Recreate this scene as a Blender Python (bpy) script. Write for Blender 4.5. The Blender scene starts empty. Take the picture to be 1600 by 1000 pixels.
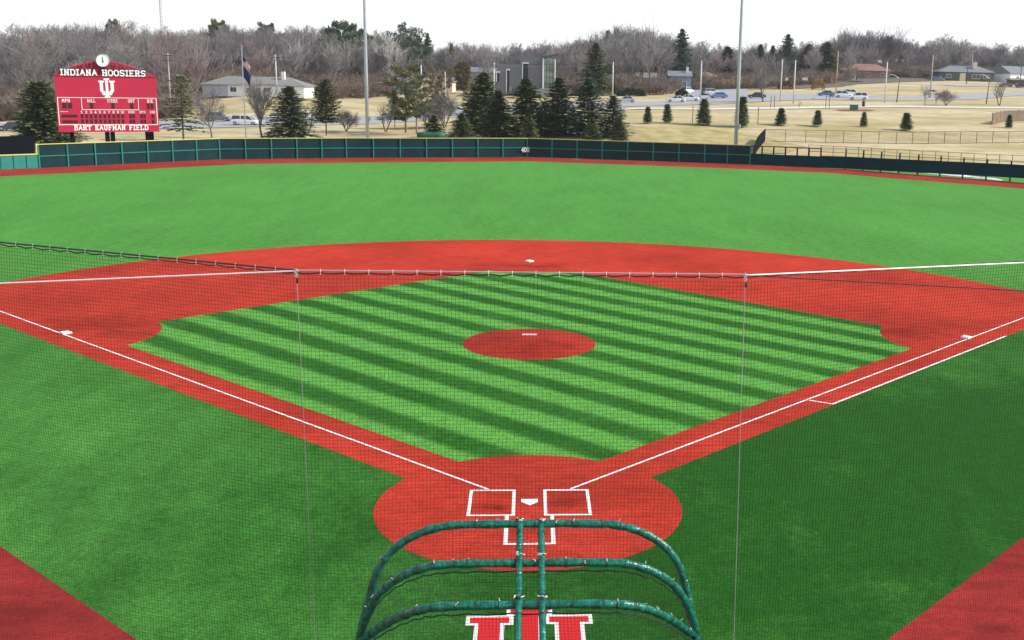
import bpy, math, random
import numpy as np
from mathutils import Vector, Matrix
random.seed(7)
S = bpy.context.scene
col = S.collection
PI = math.pi
# ------------------------------------------------------------------ camera
CAM = np.array([-0.067, -27.664, 10.971])
YAW, PITCH, ROLL, FOC, CX, CY = 0.0777, -0.2140, 0.0226, 1765.84, 959.35, 500.0
FV = np.array([math.sin(YAW)*math.cos(PITCH), math.cos(YAW)*math.cos(PITCH), math.sin(PITCH)])
_r = np.array([math.cos(YAW), -math.sin(YAW), 0.0]); _u = np.cross(_r, FV)
RV = _r*math.cos(ROLL)+_u*math.sin(ROLL); UV = _u*math.cos(ROLL)-_r*math.sin(ROLL)
cd = bpy.data.cameras.new('camera'); cam = bpy.data.objects.new('camera', cd); col.objects.link(cam)
cd.sensor_fit = 'HORIZONTAL'; cd.sensor_width = 36.0; cd.lens = FOC/1600*36.0
cd.shift_x = -(CX-800)/1600; cd.clip_start = 0.1; cd.clip_end = 6000
cam.matrix_world = Matrix([[RV[0], UV[0], -FV[0], CAM[0]], [RV[1], UV[1], -FV[1], CAM[1]],
                           [RV[2], UV[2], -FV[2], CAM[2]], [0, 0, 0, 1]])
S.camera = cam
# ------------------------------------------------------------------ light
SUN_EL, SUN_AZ = math.radians(38), math.radians(98)      # azimuth from +Y towards +X
w = bpy.data.worlds.new('World'); S.world = w; w.use_nodes = True
nt = w.node_tree; nt.nodes.clear()
sky = nt.nodes.new('ShaderNodeTexSky'); sky.sky_type = 'NISHITA'; sky.sun_disc = False
sky.sun_elevation = SUN_EL; sky.sun_rotation = SUN_AZ; sky.dust_density = 1.0; sky.ozone_density = 0.6
bg = nt.nodes.new('ShaderNodeBackground'); bg.inputs[1].default_value = 0.15
wo = nt.nodes.new('ShaderNodeOutputWorld')
# a thin bright veil of cloud in front of the blue, thickest low down
wtc = nt.nodes.new('ShaderNodeTexCoord'); wsp = nt.nodes.new('ShaderNodeSeparateXYZ'); nt.links.new(wtc.outputs['Generated'], wsp.inputs[0])
wmr = nt.nodes.new('ShaderNodeMapRange'); wmr.inputs[1].default_value = 0.0; wmr.inputs[2].default_value = .55; wmr.inputs[3].default_value = .97; wmr.inputs[4].default_value = .22
wno = nt.nodes.new('ShaderNodeTexNoise'); wno.inputs['Scale'].default_value = 2.2; wno.inputs['Detail'].default_value = 5; nt.links.new(wtc.outputs['Generated'], wno.inputs['Vector'])
wma = nt.nodes.new('ShaderNodeMath'); wma.operation = 'MULTIPLY_ADD'; wma.inputs[1].default_value = .12; wma.inputs[2].default_value = -.06
nt.links.new(wno.outputs['Fac'], wma.inputs[0]); wad = nt.nodes.new('ShaderNodeMath'); wad.operation = 'ADD'; wad.use_clamp = True
nt.links.new(wsp.outputs['Z'], wmr.inputs[0]); nt.links.new(wmr.outputs[0], wad.inputs[0]); nt.links.new(wma.outputs[0], wad.inputs[1])
wmx = nt.nodes.new('ShaderNodeMix'); wmx.data_type = 'RGBA'; wmx.inputs[7].default_value = (7.2, 7.25, 7.35, 1)
nt.links.new(wad.outputs[0], wmx.inputs[0]); nt.links.new(sky.outputs[0], wmx.inputs[6])
nt.links.new(wmx.outputs[2], bg.inputs[0]); nt.links.new(bg.outputs[0], wo.inputs[0])
sd = bpy.data.lights.new('sun', 'SUN'); sd.energy = 4.6; sd.angle = math.radians(0.5); sd.color = (1, .955, .88)
so = bpy.data.objects.new('sun', sd); col.objects.link(so)
sdir = Vector((math.sin(SUN_AZ)*math.cos(SUN_EL), math.cos(SUN_AZ)*math.cos(SUN_EL), math.sin(SUN_EL)))
so.rotation_euler = sdir.to_track_quat('Z', 'Y').to_euler(); so.location = (60, 0, 60)
S.view_settings.view_transform = 'Standard'; S.view_settings.look = 'None'
S.view_settings.exposure = 0.1; S.view_settings.gamma = 1.0

HAZE = .00012
# ------------------------------------------------------------------ placing helpers
def ray(x, y): return (x-CX)/FOC*RV-(y-CY)/FOC*UV+FV
def gz(x, y, z=0.0):
    d = ray(x, y); return CAM+d*(z-CAM[2])/d[2]
def gy(x, y, Y):
    d = ray(x, y); return CAM+d*(Y-CAM[1])/d[1]
# ground heights: column (along the outfield) x depth from the grandstand
TC = [0, 200, 400, 600, 800, 1000, 1200, 1400, 1600]
TD = [118, 141, 150, 158, 170, 182, 200, 225, 258, 300, 350, 420, 500, 700, 1200, 3000]
TZ = {0: [0, 0, 0, 0, -.2, -.5, -.9, -.8, 1.2, 4, 7, 11, 14, 18, 22, 24],
      200: [0, 0, 0, 0, 0, -.1, -.35, -.3, 1.6, 4, 7, 11, 14, 18, 22, 24],
      400: [0, 0, 0, 0, 0, 0, .1, .6, 4.2, 5, 7, 10.5, 13, 17, 22, 24],
      600: [0, 0, 0, 0, .1, .2, .4, .5, .9, 4.6, 6.5, 9, 12, 16, 22, 24],
      800: [0, 0, .6, 1.1, 1.5, 1.6, 1.8, 2.1, 3.7, 5.5, 6.8, 9, 12, 16, 22, 24],
      1000: [0, 0, 1.4, 2.1, 3.0, 3.65, 3.8, 4.15, 4.6, 5.6, 7, 9, 12, 16, 22, 24],
      1200: [0, 0, .9, 1.3, 1.8, 3.8, 4.1, 4.6, 5.45, 6.5, 7.7, 9.6, 13, 18, 24, 26],
      1400: [0, 0, 1.3, 1.5, 1.6, 3.1, 4.1, 5.1, 6.05, 6.6, 8.2, 11.1, 14, 19, 24, 26],
      1600: [0, 0, 1.0, 1.3, 1.6, 2.4, 3.7, 4.9, 5.9, 7.0, 8.0, 10.4, 14, 19, 24, 26]}
TZA = np.array([TZ[c] for c in TC], float); TCA = np.array(TC, float); TDA = np.array(TD, float)
WALL = [(-74, 73), (-54.2, 93.4), (-51.4, 95.9), (-36.9, 111.3), (-22.85, 116.9), (-.3, 123.6), (22.6, 118.4), (28.2, 116.6), (39.5, 112.5), (46.4, 105.5), (54.7, 98.2), (78, 72)]
_wp = []
for _a, _b in zip(WALL[:-1], WALL[1:]):
    for _k in range(8): _wp.append((_a[0]+(_b[0]-_a[0])*_k/8, _a[1]+(_b[1]-_a[1])*_k/8))
_wt = [math.atan2(p[0], p[1]) for p in _wp]; _wr = [math.hypot(*p) for p in _wp]
def terr(X, Y):
    X = np.asarray(X, float); Y = np.asarray(Y, float)
    v0, v1, v2 = X-CAM[0], Y-CAM[1], 8.0-CAM[2]
    d = v0*FV[0]+v1*FV[1]+v2*FV[2]; dd = np.maximum(d, 5.0)
    c = CX+FOC*(v0*RV[0]+v1*RV[1]+v2*RV[2])/dd
    c = np.clip(c, TC[0], TC[-1]); dq = np.clip(d, TD[0], TD[-1])
    i = np.clip(np.searchsorted(TCA, c)-1, 0, len(TC)-2); j = np.clip(np.searchsorted(TDA, dq)-1, 0, len(TD)-2)
    a = (c-TCA[i])/(TCA[i+1]-TCA[i]); b = (dq-TDA[j])/(TDA[j+1]-TDA[j])
    fw = np.clip((np.hypot(X, Y)-np.interp(np.arctan2(X, Y), _wt, _wr)-1.5)/7.0, 0, 1)
    return fw*((1-a)*((1-b)*TZA[i, j]+b*TZA[i, j+1])+a*((1-b)*TZA[i+1, j]+b*TZA[i+1, j+1]))
def at(x, d):
    row = 200.0
    for _ in range(8):
        P = CAM+ray(x, row)*d
        z = float(terr(P[0], P[1]))
        v = np.array([P[0], P[1], z])-CAM
        row = CY-FOC*(v@UV)/(v@FV)
    return Vector((P[0], P[1], z))
def zrow(x, row, d):                       # height seen at that row and depth
    return float((CAM+ray(x, row)*d)[2])

# ------------------------------------------------------------------ materials
def lk(nt, a, b): nt.links.new(a, b)
def mat(name, c, rough=.8, var=.12, scale=3.0, bump=0.0, metal=0.0, obj_var=0.0, spec=.5, c2=None, coat=0.0):
    m = bpy.data.materials.new(name); m.use_nodes = True; nt = m.node_tree
    b = nt.nodes['Principled BSDF']; b.inputs['Roughness'].default_value = rough
    b.inputs['Metallic'].default_value = metal; b.inputs['Specular IOR Level'].default_value = spec
    if coat: b.inputs['Coat Weight'].default_value = coat; b.inputs['Coat Roughness'].default_value = .1
    tc = nt.nodes.new('ShaderNodeTexCoord')
    n = nt.nodes.new('ShaderNodeTexNoise'); n.inputs['Scale'].default_value = scale; n.inputs['Detail'].default_value = 5
    lk(nt, tc.outputs['Object'], n.inputs['Vector'])
    r = nt.nodes.new('ShaderNodeValToRGB'); r.color_ramp.elements[0].position = .3; r.color_ramp.elements[1].position = .7
    ca = tuple(x*(1-var) for x in c); cb = c2 if c2 else tuple(min(1, x*(1+var)) for x in c)
    r.color_ramp.elements[0].color = (*ca, 1); r.color_ramp.elements[1].color = (*cb, 1)
    lk(nt, n.outputs['Fac'], r.inputs[0]); out = r.outputs[0]
    if obj_var:
        oi = nt.nodes.new('ShaderNodeObjectInfo'); mr = nt.nodes.new('ShaderNodeMapRange')
        mr.inputs[3].default_value = 1-obj_var; mr.inputs[4].default_value = 1+obj_var
        lk(nt, oi.outputs['Random'], mr.inputs[0])
        hs = nt.nodes.new('ShaderNodeHueSaturation'); lk(nt, mr.outputs[0], hs.inputs['Value']); lk(nt, out, hs.inputs['Color'])
        m2 = nt.nodes.new('ShaderNodeMath'); m2.operation = 'MULTIPLY'; m2.inputs[1].default_value = 7.31
        fr = nt.nodes.new('ShaderNodeMath'); fr.operation = 'FRACT'; lk(nt, oi.outputs['Random'], m2.inputs[0]); lk(nt, m2.outputs[0], fr.inputs[0])
        mh = nt.nodes.new('ShaderNodeMapRange'); mh.inputs[3].default_value = .5-obj_var*.06; mh.inputs[4].default_value = .5+obj_var*.06
        lk(nt, fr.outputs[0], mh.inputs[0]); lk(nt, mh.outputs[0], hs.inputs['Hue']); out = hs.outputs[0]
    lk(nt, out, b.inputs['Base Color'])
    if bump:
        bp = nt.nodes.new('ShaderNodeBump'); bp.inputs['Strength'].default_value = bump; bp.inputs['Distance'].default_value = .05
        lk(nt, n.outputs['Fac'], bp.inputs['Height']); lk(nt, bp.outputs[0], b.inputs['Normal'])
    return m

class NT:                                   # tiny node-graph helper
    def __init__(s, name, rough=.9, spec=.3):
        s.m = bpy.data.materials.new(name); s.m.use_nodes = True; s.t = s.m.node_tree
        s.b = s.t.nodes['Principled BSDF']; s.b.inputs['Roughness'].default_value = rough; s.b.inputs['Specular IOR Level'].default_value = spec
        g = s.t.nodes.new('ShaderNodeNewGeometry'); s.pos = g.outputs['Position']
    def mapv(s, sc, rot=0):
        n = s.t.nodes.new('ShaderNodeMapping'); n.inputs['Scale'].default_value = sc; n.inputs['Rotation'].default_value = (0, 0, rot)
        lk(s.t, s.pos, n.inputs[0]); return n.outputs[0]
    def noise(s, scale, detail=3, v=None, rough=.55, dist=0):
        n = s.t.nodes.new('ShaderNodeTexNoise'); n.inputs['Scale'].default_value = scale; n.inputs['Detail'].default_value = detail
        n.inputs['Roughness'].default_value = rough; n.inputs['Distortion'].default_value = dist
        lk(s.t, v if v else s.pos, n.inputs['Vector']); return n.outputs['Fac']
    def ramp(s, f, a, b, ca=(0, 0, 0), cb=(1, 1, 1)):
        r = s.t.nodes.new('ShaderNodeMapRange'); r.interpolation_type = 'SMOOTHSTEP'
        r.inputs[1].default_value = a; r.inputs[2].default_value = b; lk(s.t, f, r.inputs[0]); return r.outputs[0]
    def rng(s, f, a, b, c, d):
        r = s.t.nodes.new('ShaderNodeMapRange')
        for i, v in enumerate((a, b, c, d)): r.inputs[i+1].default_value = v
        lk(s.t, f, r.inputs[0]); return r.outputs[0]
    def math(s, op, a, b=None, clamp=False):
        n = s.t.nodes.new('ShaderNodeMath'); n.operation = op; n.use_clamp = clamp
        for i, v in enumerate((a, b)):
            if v is None: continue
            if isinstance(v, (int, float)): n.inputs[i].default_value = v
            else: lk(s.t, v, n.inputs[i])
        return n.outputs[0]
    def mix(s, f, a, b, mode='MIX'):
        n = s.t.nodes.new('ShaderNodeMix'); n.data_type = 'RGBA'; n.blend_type = mode
        if isinstance(f, (int, float)): n.inputs[0].default_value = f
        else: lk(s.t, f, n.inputs[0])
        for i, v in ((6, a), (7, b)):
            if isinstance(v, tuple): n.inputs[i].default_value = (*v, 1)
            else: lk(s.t, v, n.inputs[i])
        return n.outputs[2]
    def grey(s, f):
        n = s.t.nodes.new('ShaderNodeCombineColor')
        for i in range(3): lk(s.t, f, n.inputs[i])
        return n.outputs[0]
    def xyz(s):
        n = s.t.nodes.new('ShaderNodeSeparateXYZ'); lk(s.t, s.pos, n.inputs[0]); return n.outputs
    def spot(s, x, y, rx, ry, k, soft=.9):        # worn patch, ragged edge
        n = s.t.nodes.new('ShaderNodeMapping'); n.vector_type = 'POINT'
        n.inputs['Location'].default_value = (-x/rx, -y/ry, 0); n.inputs['Scale'].default_value = (1/rx, 1/ry, 0)
        lk(s.t, s.pos, n.inputs[0])
        l = s.t.nodes.new('ShaderNodeVectorMath'); l.operation = 'LENGTH'; lk(s.t, n.outputs[0], l.inputs[0])
        nn = s.noise(.9, 5); e = s.math('ADD', l.outputs['Value'], s.rng(nn, .25, .75, -.45, .45))
        return s.math('MULTIPLY', s.ramp(e, 1.0, 1.0-soft), k)
    def col(s, c, bump=None, st=.3, dist=.02):
        lk(s.t, c, s.b.inputs['Base Color'])
        if bump is not None:
            bp = s.t.nodes.new('ShaderNodeBump'); bp.inputs['Strength'].default_value = st; bp.inputs['Distance'].default_value = dist
            lk(s.t, bump, bp.inputs['Height']); lk(s.t, bp.outputs[0], s.b.inputs['Normal'])
        return s.m
LG, DG = (.080, .270, .046), (.014, .088, .007)     # turf with nap sheen painted in, leaning towards / away
def turf_mat(name, stripes=False, dark=False):
    N = NT(name, .9, .06)
    x, y, z = N.xyz()
    fine = N.noise(20, 2, rough=.8); mid = N.noise(3.2, 4); big = N.noise(.11, 3, N.mapv((1, .45, 1), .3), dist=.6)
    streak = N.noise(.6, 5, N.mapv((1.6, .25, 1), 0.05))
    if stripes:
        wv = N.math('MULTIPLY', N.math('ADD', x, y), .70711)
        wv = N.math('ADD', wv, N.rng(N.noise(.5, 4), .3, .7, -.07, .07))
        ph = N.math('MULTIPLY', N.math('SUBTRACT', wv, 4.4), 2*PI/2.2)
        f = N.ramp(N.math('COSINE', ph), -.7, .65)           # 1 = dark stripe, nap sheen painted as colour
        f = N.math('MULTIPLY', f, N.rng(N.noise(.25, 3), .3, .7, .8, 1.0))
        f = N.math('ADD', f, N.rng(mid, .3, .7, -.08, .08), True)
    else:
        # nap sheen painted into the colour; foul ground: nap lies away, deepest to the first base side; outfield: nap lies towards
        side = N.rng(x, -13, 5, .20, .86); side2 = N.rng(y, 6, 36, 1.0, .0)
        f = N.math('MULTIPLY', side, side2)
        fair = N.rng(y, 34, 115, .16, .02)
        f = N.math('ADD', f, fair)
        patch = N.noise(.20, 6, N.mapv((1.0, .8, 1), -.5), rough=.65, dist=.3)
        f = N.math('ADD', f, N.math('MULTIPLY', N.rng(patch, .30, .72, -.24, .34), N.rng(y, 10, 40, 1.0, .10)))
        f = N.math('ADD', f, N.rng(big, .3, .7, -.10, .14))
        f = N.math('ADD', f, N.rng(streak, .3, .7, -.09, .09))
        f = N.math('ADD', f, N.rng(mid, .3, .7, -.1, .1), True)
    c = N.mix(f, (.100, .315, .052), (.015, .095, .007)) if stripes else N.mix(f, LG, DG)
    k = N.math('MULTIPLY', N.rng(fine, .34, .66, .62, 1.38), N.rng(N.noise(8, 3, rough=.7), .36, .64, .76, 1.24))
    k = N.math('MULTIPLY', k, N.rng(N.noise(1.7, 5, rough=.7), .36, .64, .86, 1.12))
    c = N.mix(1.0, c, N.grey(k), 'MULTIPLY')
    return N.col(c, fine, .35, .02)
def clay_mat(name, c=(.445, .038, .021), spots=()):
    N = NT(name, .95, .05)
    fine = N.noise(30, 2, rough=.7); mid = N.noise(1.6, 5, N.mapv((.7, 1.6, 1), .25), dist=.4); big = N.noise(.16, 3)
    k = N.math('MULTIPLY', N.rng(fine, .34, .66, .74, 1.26), N.rng(mid, .34, .66, .82, 1.12))
    k = N.math('MULTIPLY', k, N.rng(N.noise(7, 3, rough=.7), .36, .64, .86, 1.14))
    k = N.math('MULTIPLY', k, N.rng(big, .36, .64, .82, 1.12))
    for s in spots: k = N.math('MULTIPLY', k, N.math('SUBTRACT', 1.0, N.spot(*s)))
    c = N.mix(1.0, c, N.grey(k), 'MULTIPLY')
    return N.col(c, fine, .3, .02)
M = {}
M['turf'] = turf_mat('turf'); M['turf_striped'] = turf_mat('turf_striped', True)
SP = [(-18.5, 21.2, 4.5, 2.2, .26), (-17.0, 19.3, 2.2, 1.0, .25), (16.5, 20.5, 2.6, 1.5, .34), (19, 22, 5, 2, .15), (0.6, 37.2, 2.8, .7, .3), (-1, 37.6, 5, 1.0, .16),
      (-.95, .05, .62, .55, .28), (-.75, -.15, .3, .2, .4), (.98, .1, .55, .5, .3), (0, -1.5, .8, .9, .25), (1.1, .8, 2.2, 1.5, .12), (-6, 33, 5, 1.0, .12), (8, 41, 6, 1, .1)]
M['clay'] = clay_mat('clay', spots=SP)
M['mound'] = clay_mat('mound_clay', (.36, .030, .018), [(0.9, 17.1, 1.7, .7, .3), (0.1, 16.2, .9, 1.5, .22)])
M['track'] = clay_mat('track_clay', (.30, .036, .026))
M['corner'] = clay_mat('corner_clay', (.30, .028, .025), [(9.6, -7.0, .7, .5, .35), (-10.5, -6, 2, 1, .2)])
M['line'] = mat('line_white', (.80, .78, .76), .9, .10, 9, spec=.1)
M['line2'] = mat('plate_white', (.88, .87, .86), .5, .04, 6)
M['logo_red'] = mat('logo_red', (.60, .004, .007), .95, .1, 14)
def dry_grass():
    N = NT('dry_grass', .95, .15)
    a = N.noise(.035, 4, N.mapv((1, 1.8, 1))); b = N.noise(.35, 5, N.mapv((1, 2.2, 1))); f = N.noise(4, 4)
    c = N.mix(N.ramp(a, .36, .62), (.46, .375, .21), (.57, .48, .31))
    c = N.mix(N.math('MULTIPLY', N.ramp(b, .45, .7), .6), c, (.30, .235, .09))
    c = N.mix(N.math('MULTIPLY', N.ramp(N.noise(.05, 5, N.mapv((1, 2.5, 1))), .48, .62), .5), c, (.27, .25, .085))
    c = N.mix(1.0, c, N.grey(N.rng(f, .25, .75, .82, 1.15)), 'MULTIPLY')
    return N.col(c, f, .5, .05)
M['dry'] = dry_grass()
M['berm'] = mat('berm_grass', (.34, .28, .10), .95, .25, .5, .3, c2=(.47, .385, .17))
M['asphalt'] = mat('asphalt', (.33, .33, .345), .9, .1, .3, .1)
M['concrete'] = mat('concrete', (.62, .61, .58), .85, .08, .5)
M['paint'] = mat('road_paint', (.8, .8, .78), .7)
M['bark'] = mat('bark', (.17, .14, .125), .95, .25, 4, .4, obj_var=.2)
M['palebark'] = mat('pale_bark', (.40, .37, .33), .95, .2, 4, .3, obj_var=.1)
M['twig'] = mat('twigs', (.215, .200, .200), .95, .3, .3, obj_var=.28, c2=(.335, .315, .31))
M['redtwig'] = mat('red_twigs', (.265, .205, .205), .95, .25, .4, obj_var=.15)
M['whitetwig'] = mat('pale_twigs', (.50, .47, .43), .95, .2, .4)
M['needle'] = mat('spruce_needles', (.085, .125, .04), .8, .4, 1.6, obj_var=.25, c2=(.19, .22, .075))
M['needle_blue'] = mat('blue_spruce_needles', (.07, .125, .08), .8, .35, 1.6, obj_var=.2, c2=(.14, .205, .14))
M['pine'] = mat('pine_needles', (.085, .105, .035), .8, .4, .9, obj_var=.2, c2=(.18, .185, .07))
M['whitepine'] = mat('white_pine_needles', (.10, .145, .09), .8, .4, .5, obj_var=.2, c2=(.16, .20, .13))
M['young'] = mat('young_needles', (.085, .13, .04), .8, .35, 2.0, obj_var=.2, c2=(.14, .18, .06))
M['orange_leaf'] = mat('rusty_needles', (.20, .11, .045), .85, .3, .8, c2=(.14, .13, .04))
M['gold_leaf'] = mat('golden_twigs', (.33, .22, .07), .9, .3, 1)
M['hedge'] = mat('hedge_leaf', (.035, .05, .022), .85, .35, 2)
M['brush'] = mat('brush_twigs', (.24, .185, .15), .95, .3, .4)
M['teal'] = mat('teal_paint', (.006, .20, .155), .5, .1, 2)
M['teal_pad'] = mat('teal_padding', (.008, .22, .165), .6, .1, 2)
M['darkteal'] = mat('dark_teal_screen', (.004, .034, .046), .85, .2, .8, spec=.1)
M['screen'] = mat('windscreen', (.009, .036, .041), .85, .2, .6, spec=.1)
M['black'] = mat('black_screen', (.006, .007, .012), .9, .1, 2, spec=.05)
M['yellow'] = mat('yellow_cap', (.66, .58, .14), .5, .06, 2)
M['steel'] = mat('galvanised_steel', (.42, .46, .50), .45, .08, 2, metal=.4)
M['pole_white'] = mat('white_pole_paint', (.58, .58, .59), .5, .05, 2)
M['wood_pole'] = mat('utility_wood', (.42, .36, .31), .9, .15, 3)
M['darkwood'] = mat('dark_wood', (.10, .07, .05), .9, .2, 3)
M['brownwood'] = mat('brown_boards', (.20, .145, .10), .9, .25, 2)
M['wire'] = mat('wire', (.10, .10, .11), .6, .05)
M['net'] = mat('net_twine', (.014, .018, .016), .9, .1, 8)
M['rope'] = mat('dark_rope', (.035, .04, .045), .8, .3, 18, .3)
M['cable'] = mat('steel_cable', (.42, .42, .46), .4, .1, 8, metal=.3)
M['cable_w'] = mat('bright_cable', (.82, .82, .84), .45, .06, 8)
M['tie'] = mat('cable_ties', (.8, .82, .8), .5, .05)
M['blacktie'] = mat('black_ties', (.01, .01, .01), .5, .05)
def pad_mat():
    N = NT('green_vinyl_padding', .22, .6)
    n = N.noise(7, 5, dist=1.2); n2 = N.noise(26, 3)
    c = N.mix(N.ramp(n, .3, .7), (.001, .080, .046), (.004, .23, .15))
    c = N.mix(N.math('MULTIPLY', N.ramp(N.noise(6.5, 4), .60, .66), .5), c, (.05, .30, .21))
    h = N.math('ADD', n, N.math('MULTIPLY', n2, .35))
    m = N.col(c, h, .55, .03)
    return m
M['pad'] = pad_mat()
M['board'] = mat('scoreboard_red', (.48, .006, .048), .55, .05, .6)
M['board_dk'] = mat('scoreboard_dark', (.05, .004, .012), .35, .1, 2)
M['white'] = mat('sign_white', (.85, .85, .85), .6, .03, 2)
M['ink'] = mat('black_ink', (.01, .01, .012), .6, .03, 2)
M['glass'] = mat('window_glass', (.03, .04, .05), .12, .2, 1, spec=.8)
M['tglass'] = mat('tower_glass', (.10, .17, .17), .15, .3, .4, spec=.8, c2=(.30, .40, .38))
M['rubber'] = mat('tyre_rubber', (.015, .015, .016), .8)
M['rim'] = mat('wheel_rim', (.45, .45, .47), .35, .05, metal=.7)
M['lamp_w'] = mat('headlight', (.8, .8, .78), .2)
M['lamp_r'] = mat('tail_light', (.35, .01, .01), .3)
M['snow'] = mat('snow', (.82, .85, .90), .7, .06, 2, .5)
M['clothblue'] = mat('flag_navy', (.012, .014, .09), .8, .2, 3)
M['clothred'] = mat('flag_red', (.45, .02, .03), .8, .1, 3)
M['clothwhite'] = mat('flag_white', (.8, .8, .8), .8, .05, 3)
M['signgreen'] = mat('sign_green', (.01, .30, .12), .5)
M['signal'] = mat('signal_yellow', (.65, .33, .04), .5)
M['tarp'] = mat('green_tarp', (.008, .10, .055), .6, .2, 2, .3)
M['utilgreen'] = mat('utility_green', (.05, .14, .13), .6)
M['mulch'] = mat('red_mulch', (.30, .10, .05), .95, .3, 1)

# ------------------------------------------------------------------ mesh helpers
class MB:
    def __init__(s): s.v = []; s.f = []; s.mi = []
    def add(s, vs, fs, mi=0):
        o = len(s.v); s.v += [tuple(map(float, q)) for q in vs]; s.f += [tuple(i+o for i in f) for f in fs]; s.mi += [mi]*len(fs); return s
    def box(s, c, d, rz=0.0, mi=0, taper=1.0):
        x, y, z = d[0]/2, d[1]/2, d[2]/2; cr, sr = math.cos(rz), math.sin(rz); vs = []
        for k, q in ((-1, 1.0), (1, taper)):
            for a, b in ((-1, -1), (1, -1), (1, 1), (-1, 1)):
                X, Y = a*x*q, b*y*q; vs.append((c[0]+X*cr-Y*sr, c[1]+X*sr+Y*cr, c[2]+k*z))
        return s.add(vs, [(3, 2, 1, 0), (4, 5, 6, 7), (0, 1, 5, 4), (1, 2, 6, 5), (2, 3, 7, 6), (3, 0, 4, 7)], mi)
    def tube(s, pts, r, n=8, mi=0, caps=True, closed=False):
        pts = [Vector(p) for p in pts]; R = r if hasattr(r, '__len__') else [r]*len(pts)
        o = len(s.v); L = len(pts); prev = None
        for i, p in enumerate(pts):
            a = pts[i-1] if (i > 0 or closed) else p; b = pts[(i+1) % L] if (i < L-1 or closed) else p
            t = (b-a).normalized() if (b-a).length > 1e-9 else Vector((0, 0, 1))
            if prev is None:
                q = Vector((0, 0, 1)) if abs(t.z) < .9 else Vector((1, 0, 0)); e = t.cross(q).normalized()
            else:
                e = (prev-t*prev.dot(t))
                e = e.normalized() if e.length > 1e-6 else t.cross(Vector((0, 0, 1))).normalized()
            prev = e; g = t.cross(e)
            for k in range(n):
                an = 2*PI*k/n; w_ = p+(e*math.cos(an)+g*math.sin(an))*R[i]; s.v.append(tuple(w_))
        for i in range(L if closed else L-1):
            for k in range(n):
                a = o+i*n+k; b = o+i*n+(k+1) % n; c = o+((i+1) % L)*n+(k+1) % n; d = o+((i+1) % L)*n+k
                s.f.append((a, b, c, d)); s.mi.append(mi)
        if caps and not closed:
            s.f.append(tuple(o+k for k in range(n))[::-1]); s.mi.append(mi)
            s.f.append(tuple(o+(L-1)*n+k for k in range(n))); s.mi.append(mi)
        return s
    def poly(s, pts, z0, z1=None, mi=0):          # flat polygon or prism
        n = len(pts)
        if z1 is None: return s.add([(p[0], p[1], z0) for p in pts], [tuple(range(n))], mi)
        vs = [(p[0], p[1], z0) for p in pts]+[(p[0], p[1], z1) for p in pts]
        fs = [tuple(range(n))[::-1], tuple(range(n, 2*n))]+[(i, (i+1) % n, n+(i+1) % n, n+i) for i in range(n)]
        return s.add(vs, fs, mi)
    def ribbon(s, pts, w_, z=None, mi=0):
        L = []; n = len(pts)
        for i, p in enumerate(pts):
            a = pts[max(i-1, 0)]; b = pts[min(i+1, n-1)]; t = Vector((b[0]-a[0], b[1]-a[1])).normalized(); q = Vector((-t.y, t.x))*w_/2
            zz = z if z is not None else p[2]
            L += [(p[0]+q.x, p[1]+q.y, zz), (p[0]-q.x, p[1]-q.y, zz)]
        return s.add(L, [(2*i, 2*i+1, 2*i+3, 2*i+2) for i in range(n-1)], mi)
    def xf(s, Mx):
        s.v = [tuple(Mx @ Vector(q)) for q in s.v]; return s
    def mesh(s, name, mats, smooth=False):
        me = bpy.data.meshes.new(name); me.from_pydata(s.v, [], s.f); 
        for m in (mats if isinstance(mats, (list, tuple)) else [mats]): me.materials.append(m)
        if any(s.mi): me.polygons.foreach_set('material_index', s.mi)
        if smooth: me.polygons.foreach_set('use_smooth', [True]*len(s.f))
        me.update(); return me
    def build(s, name, mats, parent=None, smooth=False, **k):
        return link(name, s.mesh(name, mats, smooth), parent, **k)
def link(name, me, parent=None, loc=None, rz=None):
    o = bpy.data.objects.new(name, me); col.objects.link(o)
    if parent: o.parent = parent
    if loc is not None: o.location = loc
    if rz is not None: o.rotation_euler = (0, 0, rz)
    return o
def tag(o, label, cat, group=None):
    o['label'] = label; o['category'] = cat
    if group: o['group'] = group
    return o
def thing(name, label, cat, loc=(0, 0, 0), rz=0.0, group=None):
    return tag(link(name, None, None, loc, rz), label, cat, group)
def struct(name, mb, m, smooth=False):
    o = mb.build(name, m, None, smooth); o['kind'] = 'structure'; return o
def copy_tree(root, loc, rz, sc=None, label=None):
    r = root.copy(); col.objects.link(r); r.location = loc; r.rotation_euler = (0, 0, rz)
    if sc is not None: r.scale = (sc, sc, sc) if not hasattr(sc, '__len__') else sc
    if label: r['label'] = label
    for ch in root.children:
        c = ch.copy(); col.objects.link(c); c.parent = r
        for g in ch.children:
            d = g.copy(); col.objects.link(d); d.parent = c
    return r
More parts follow.
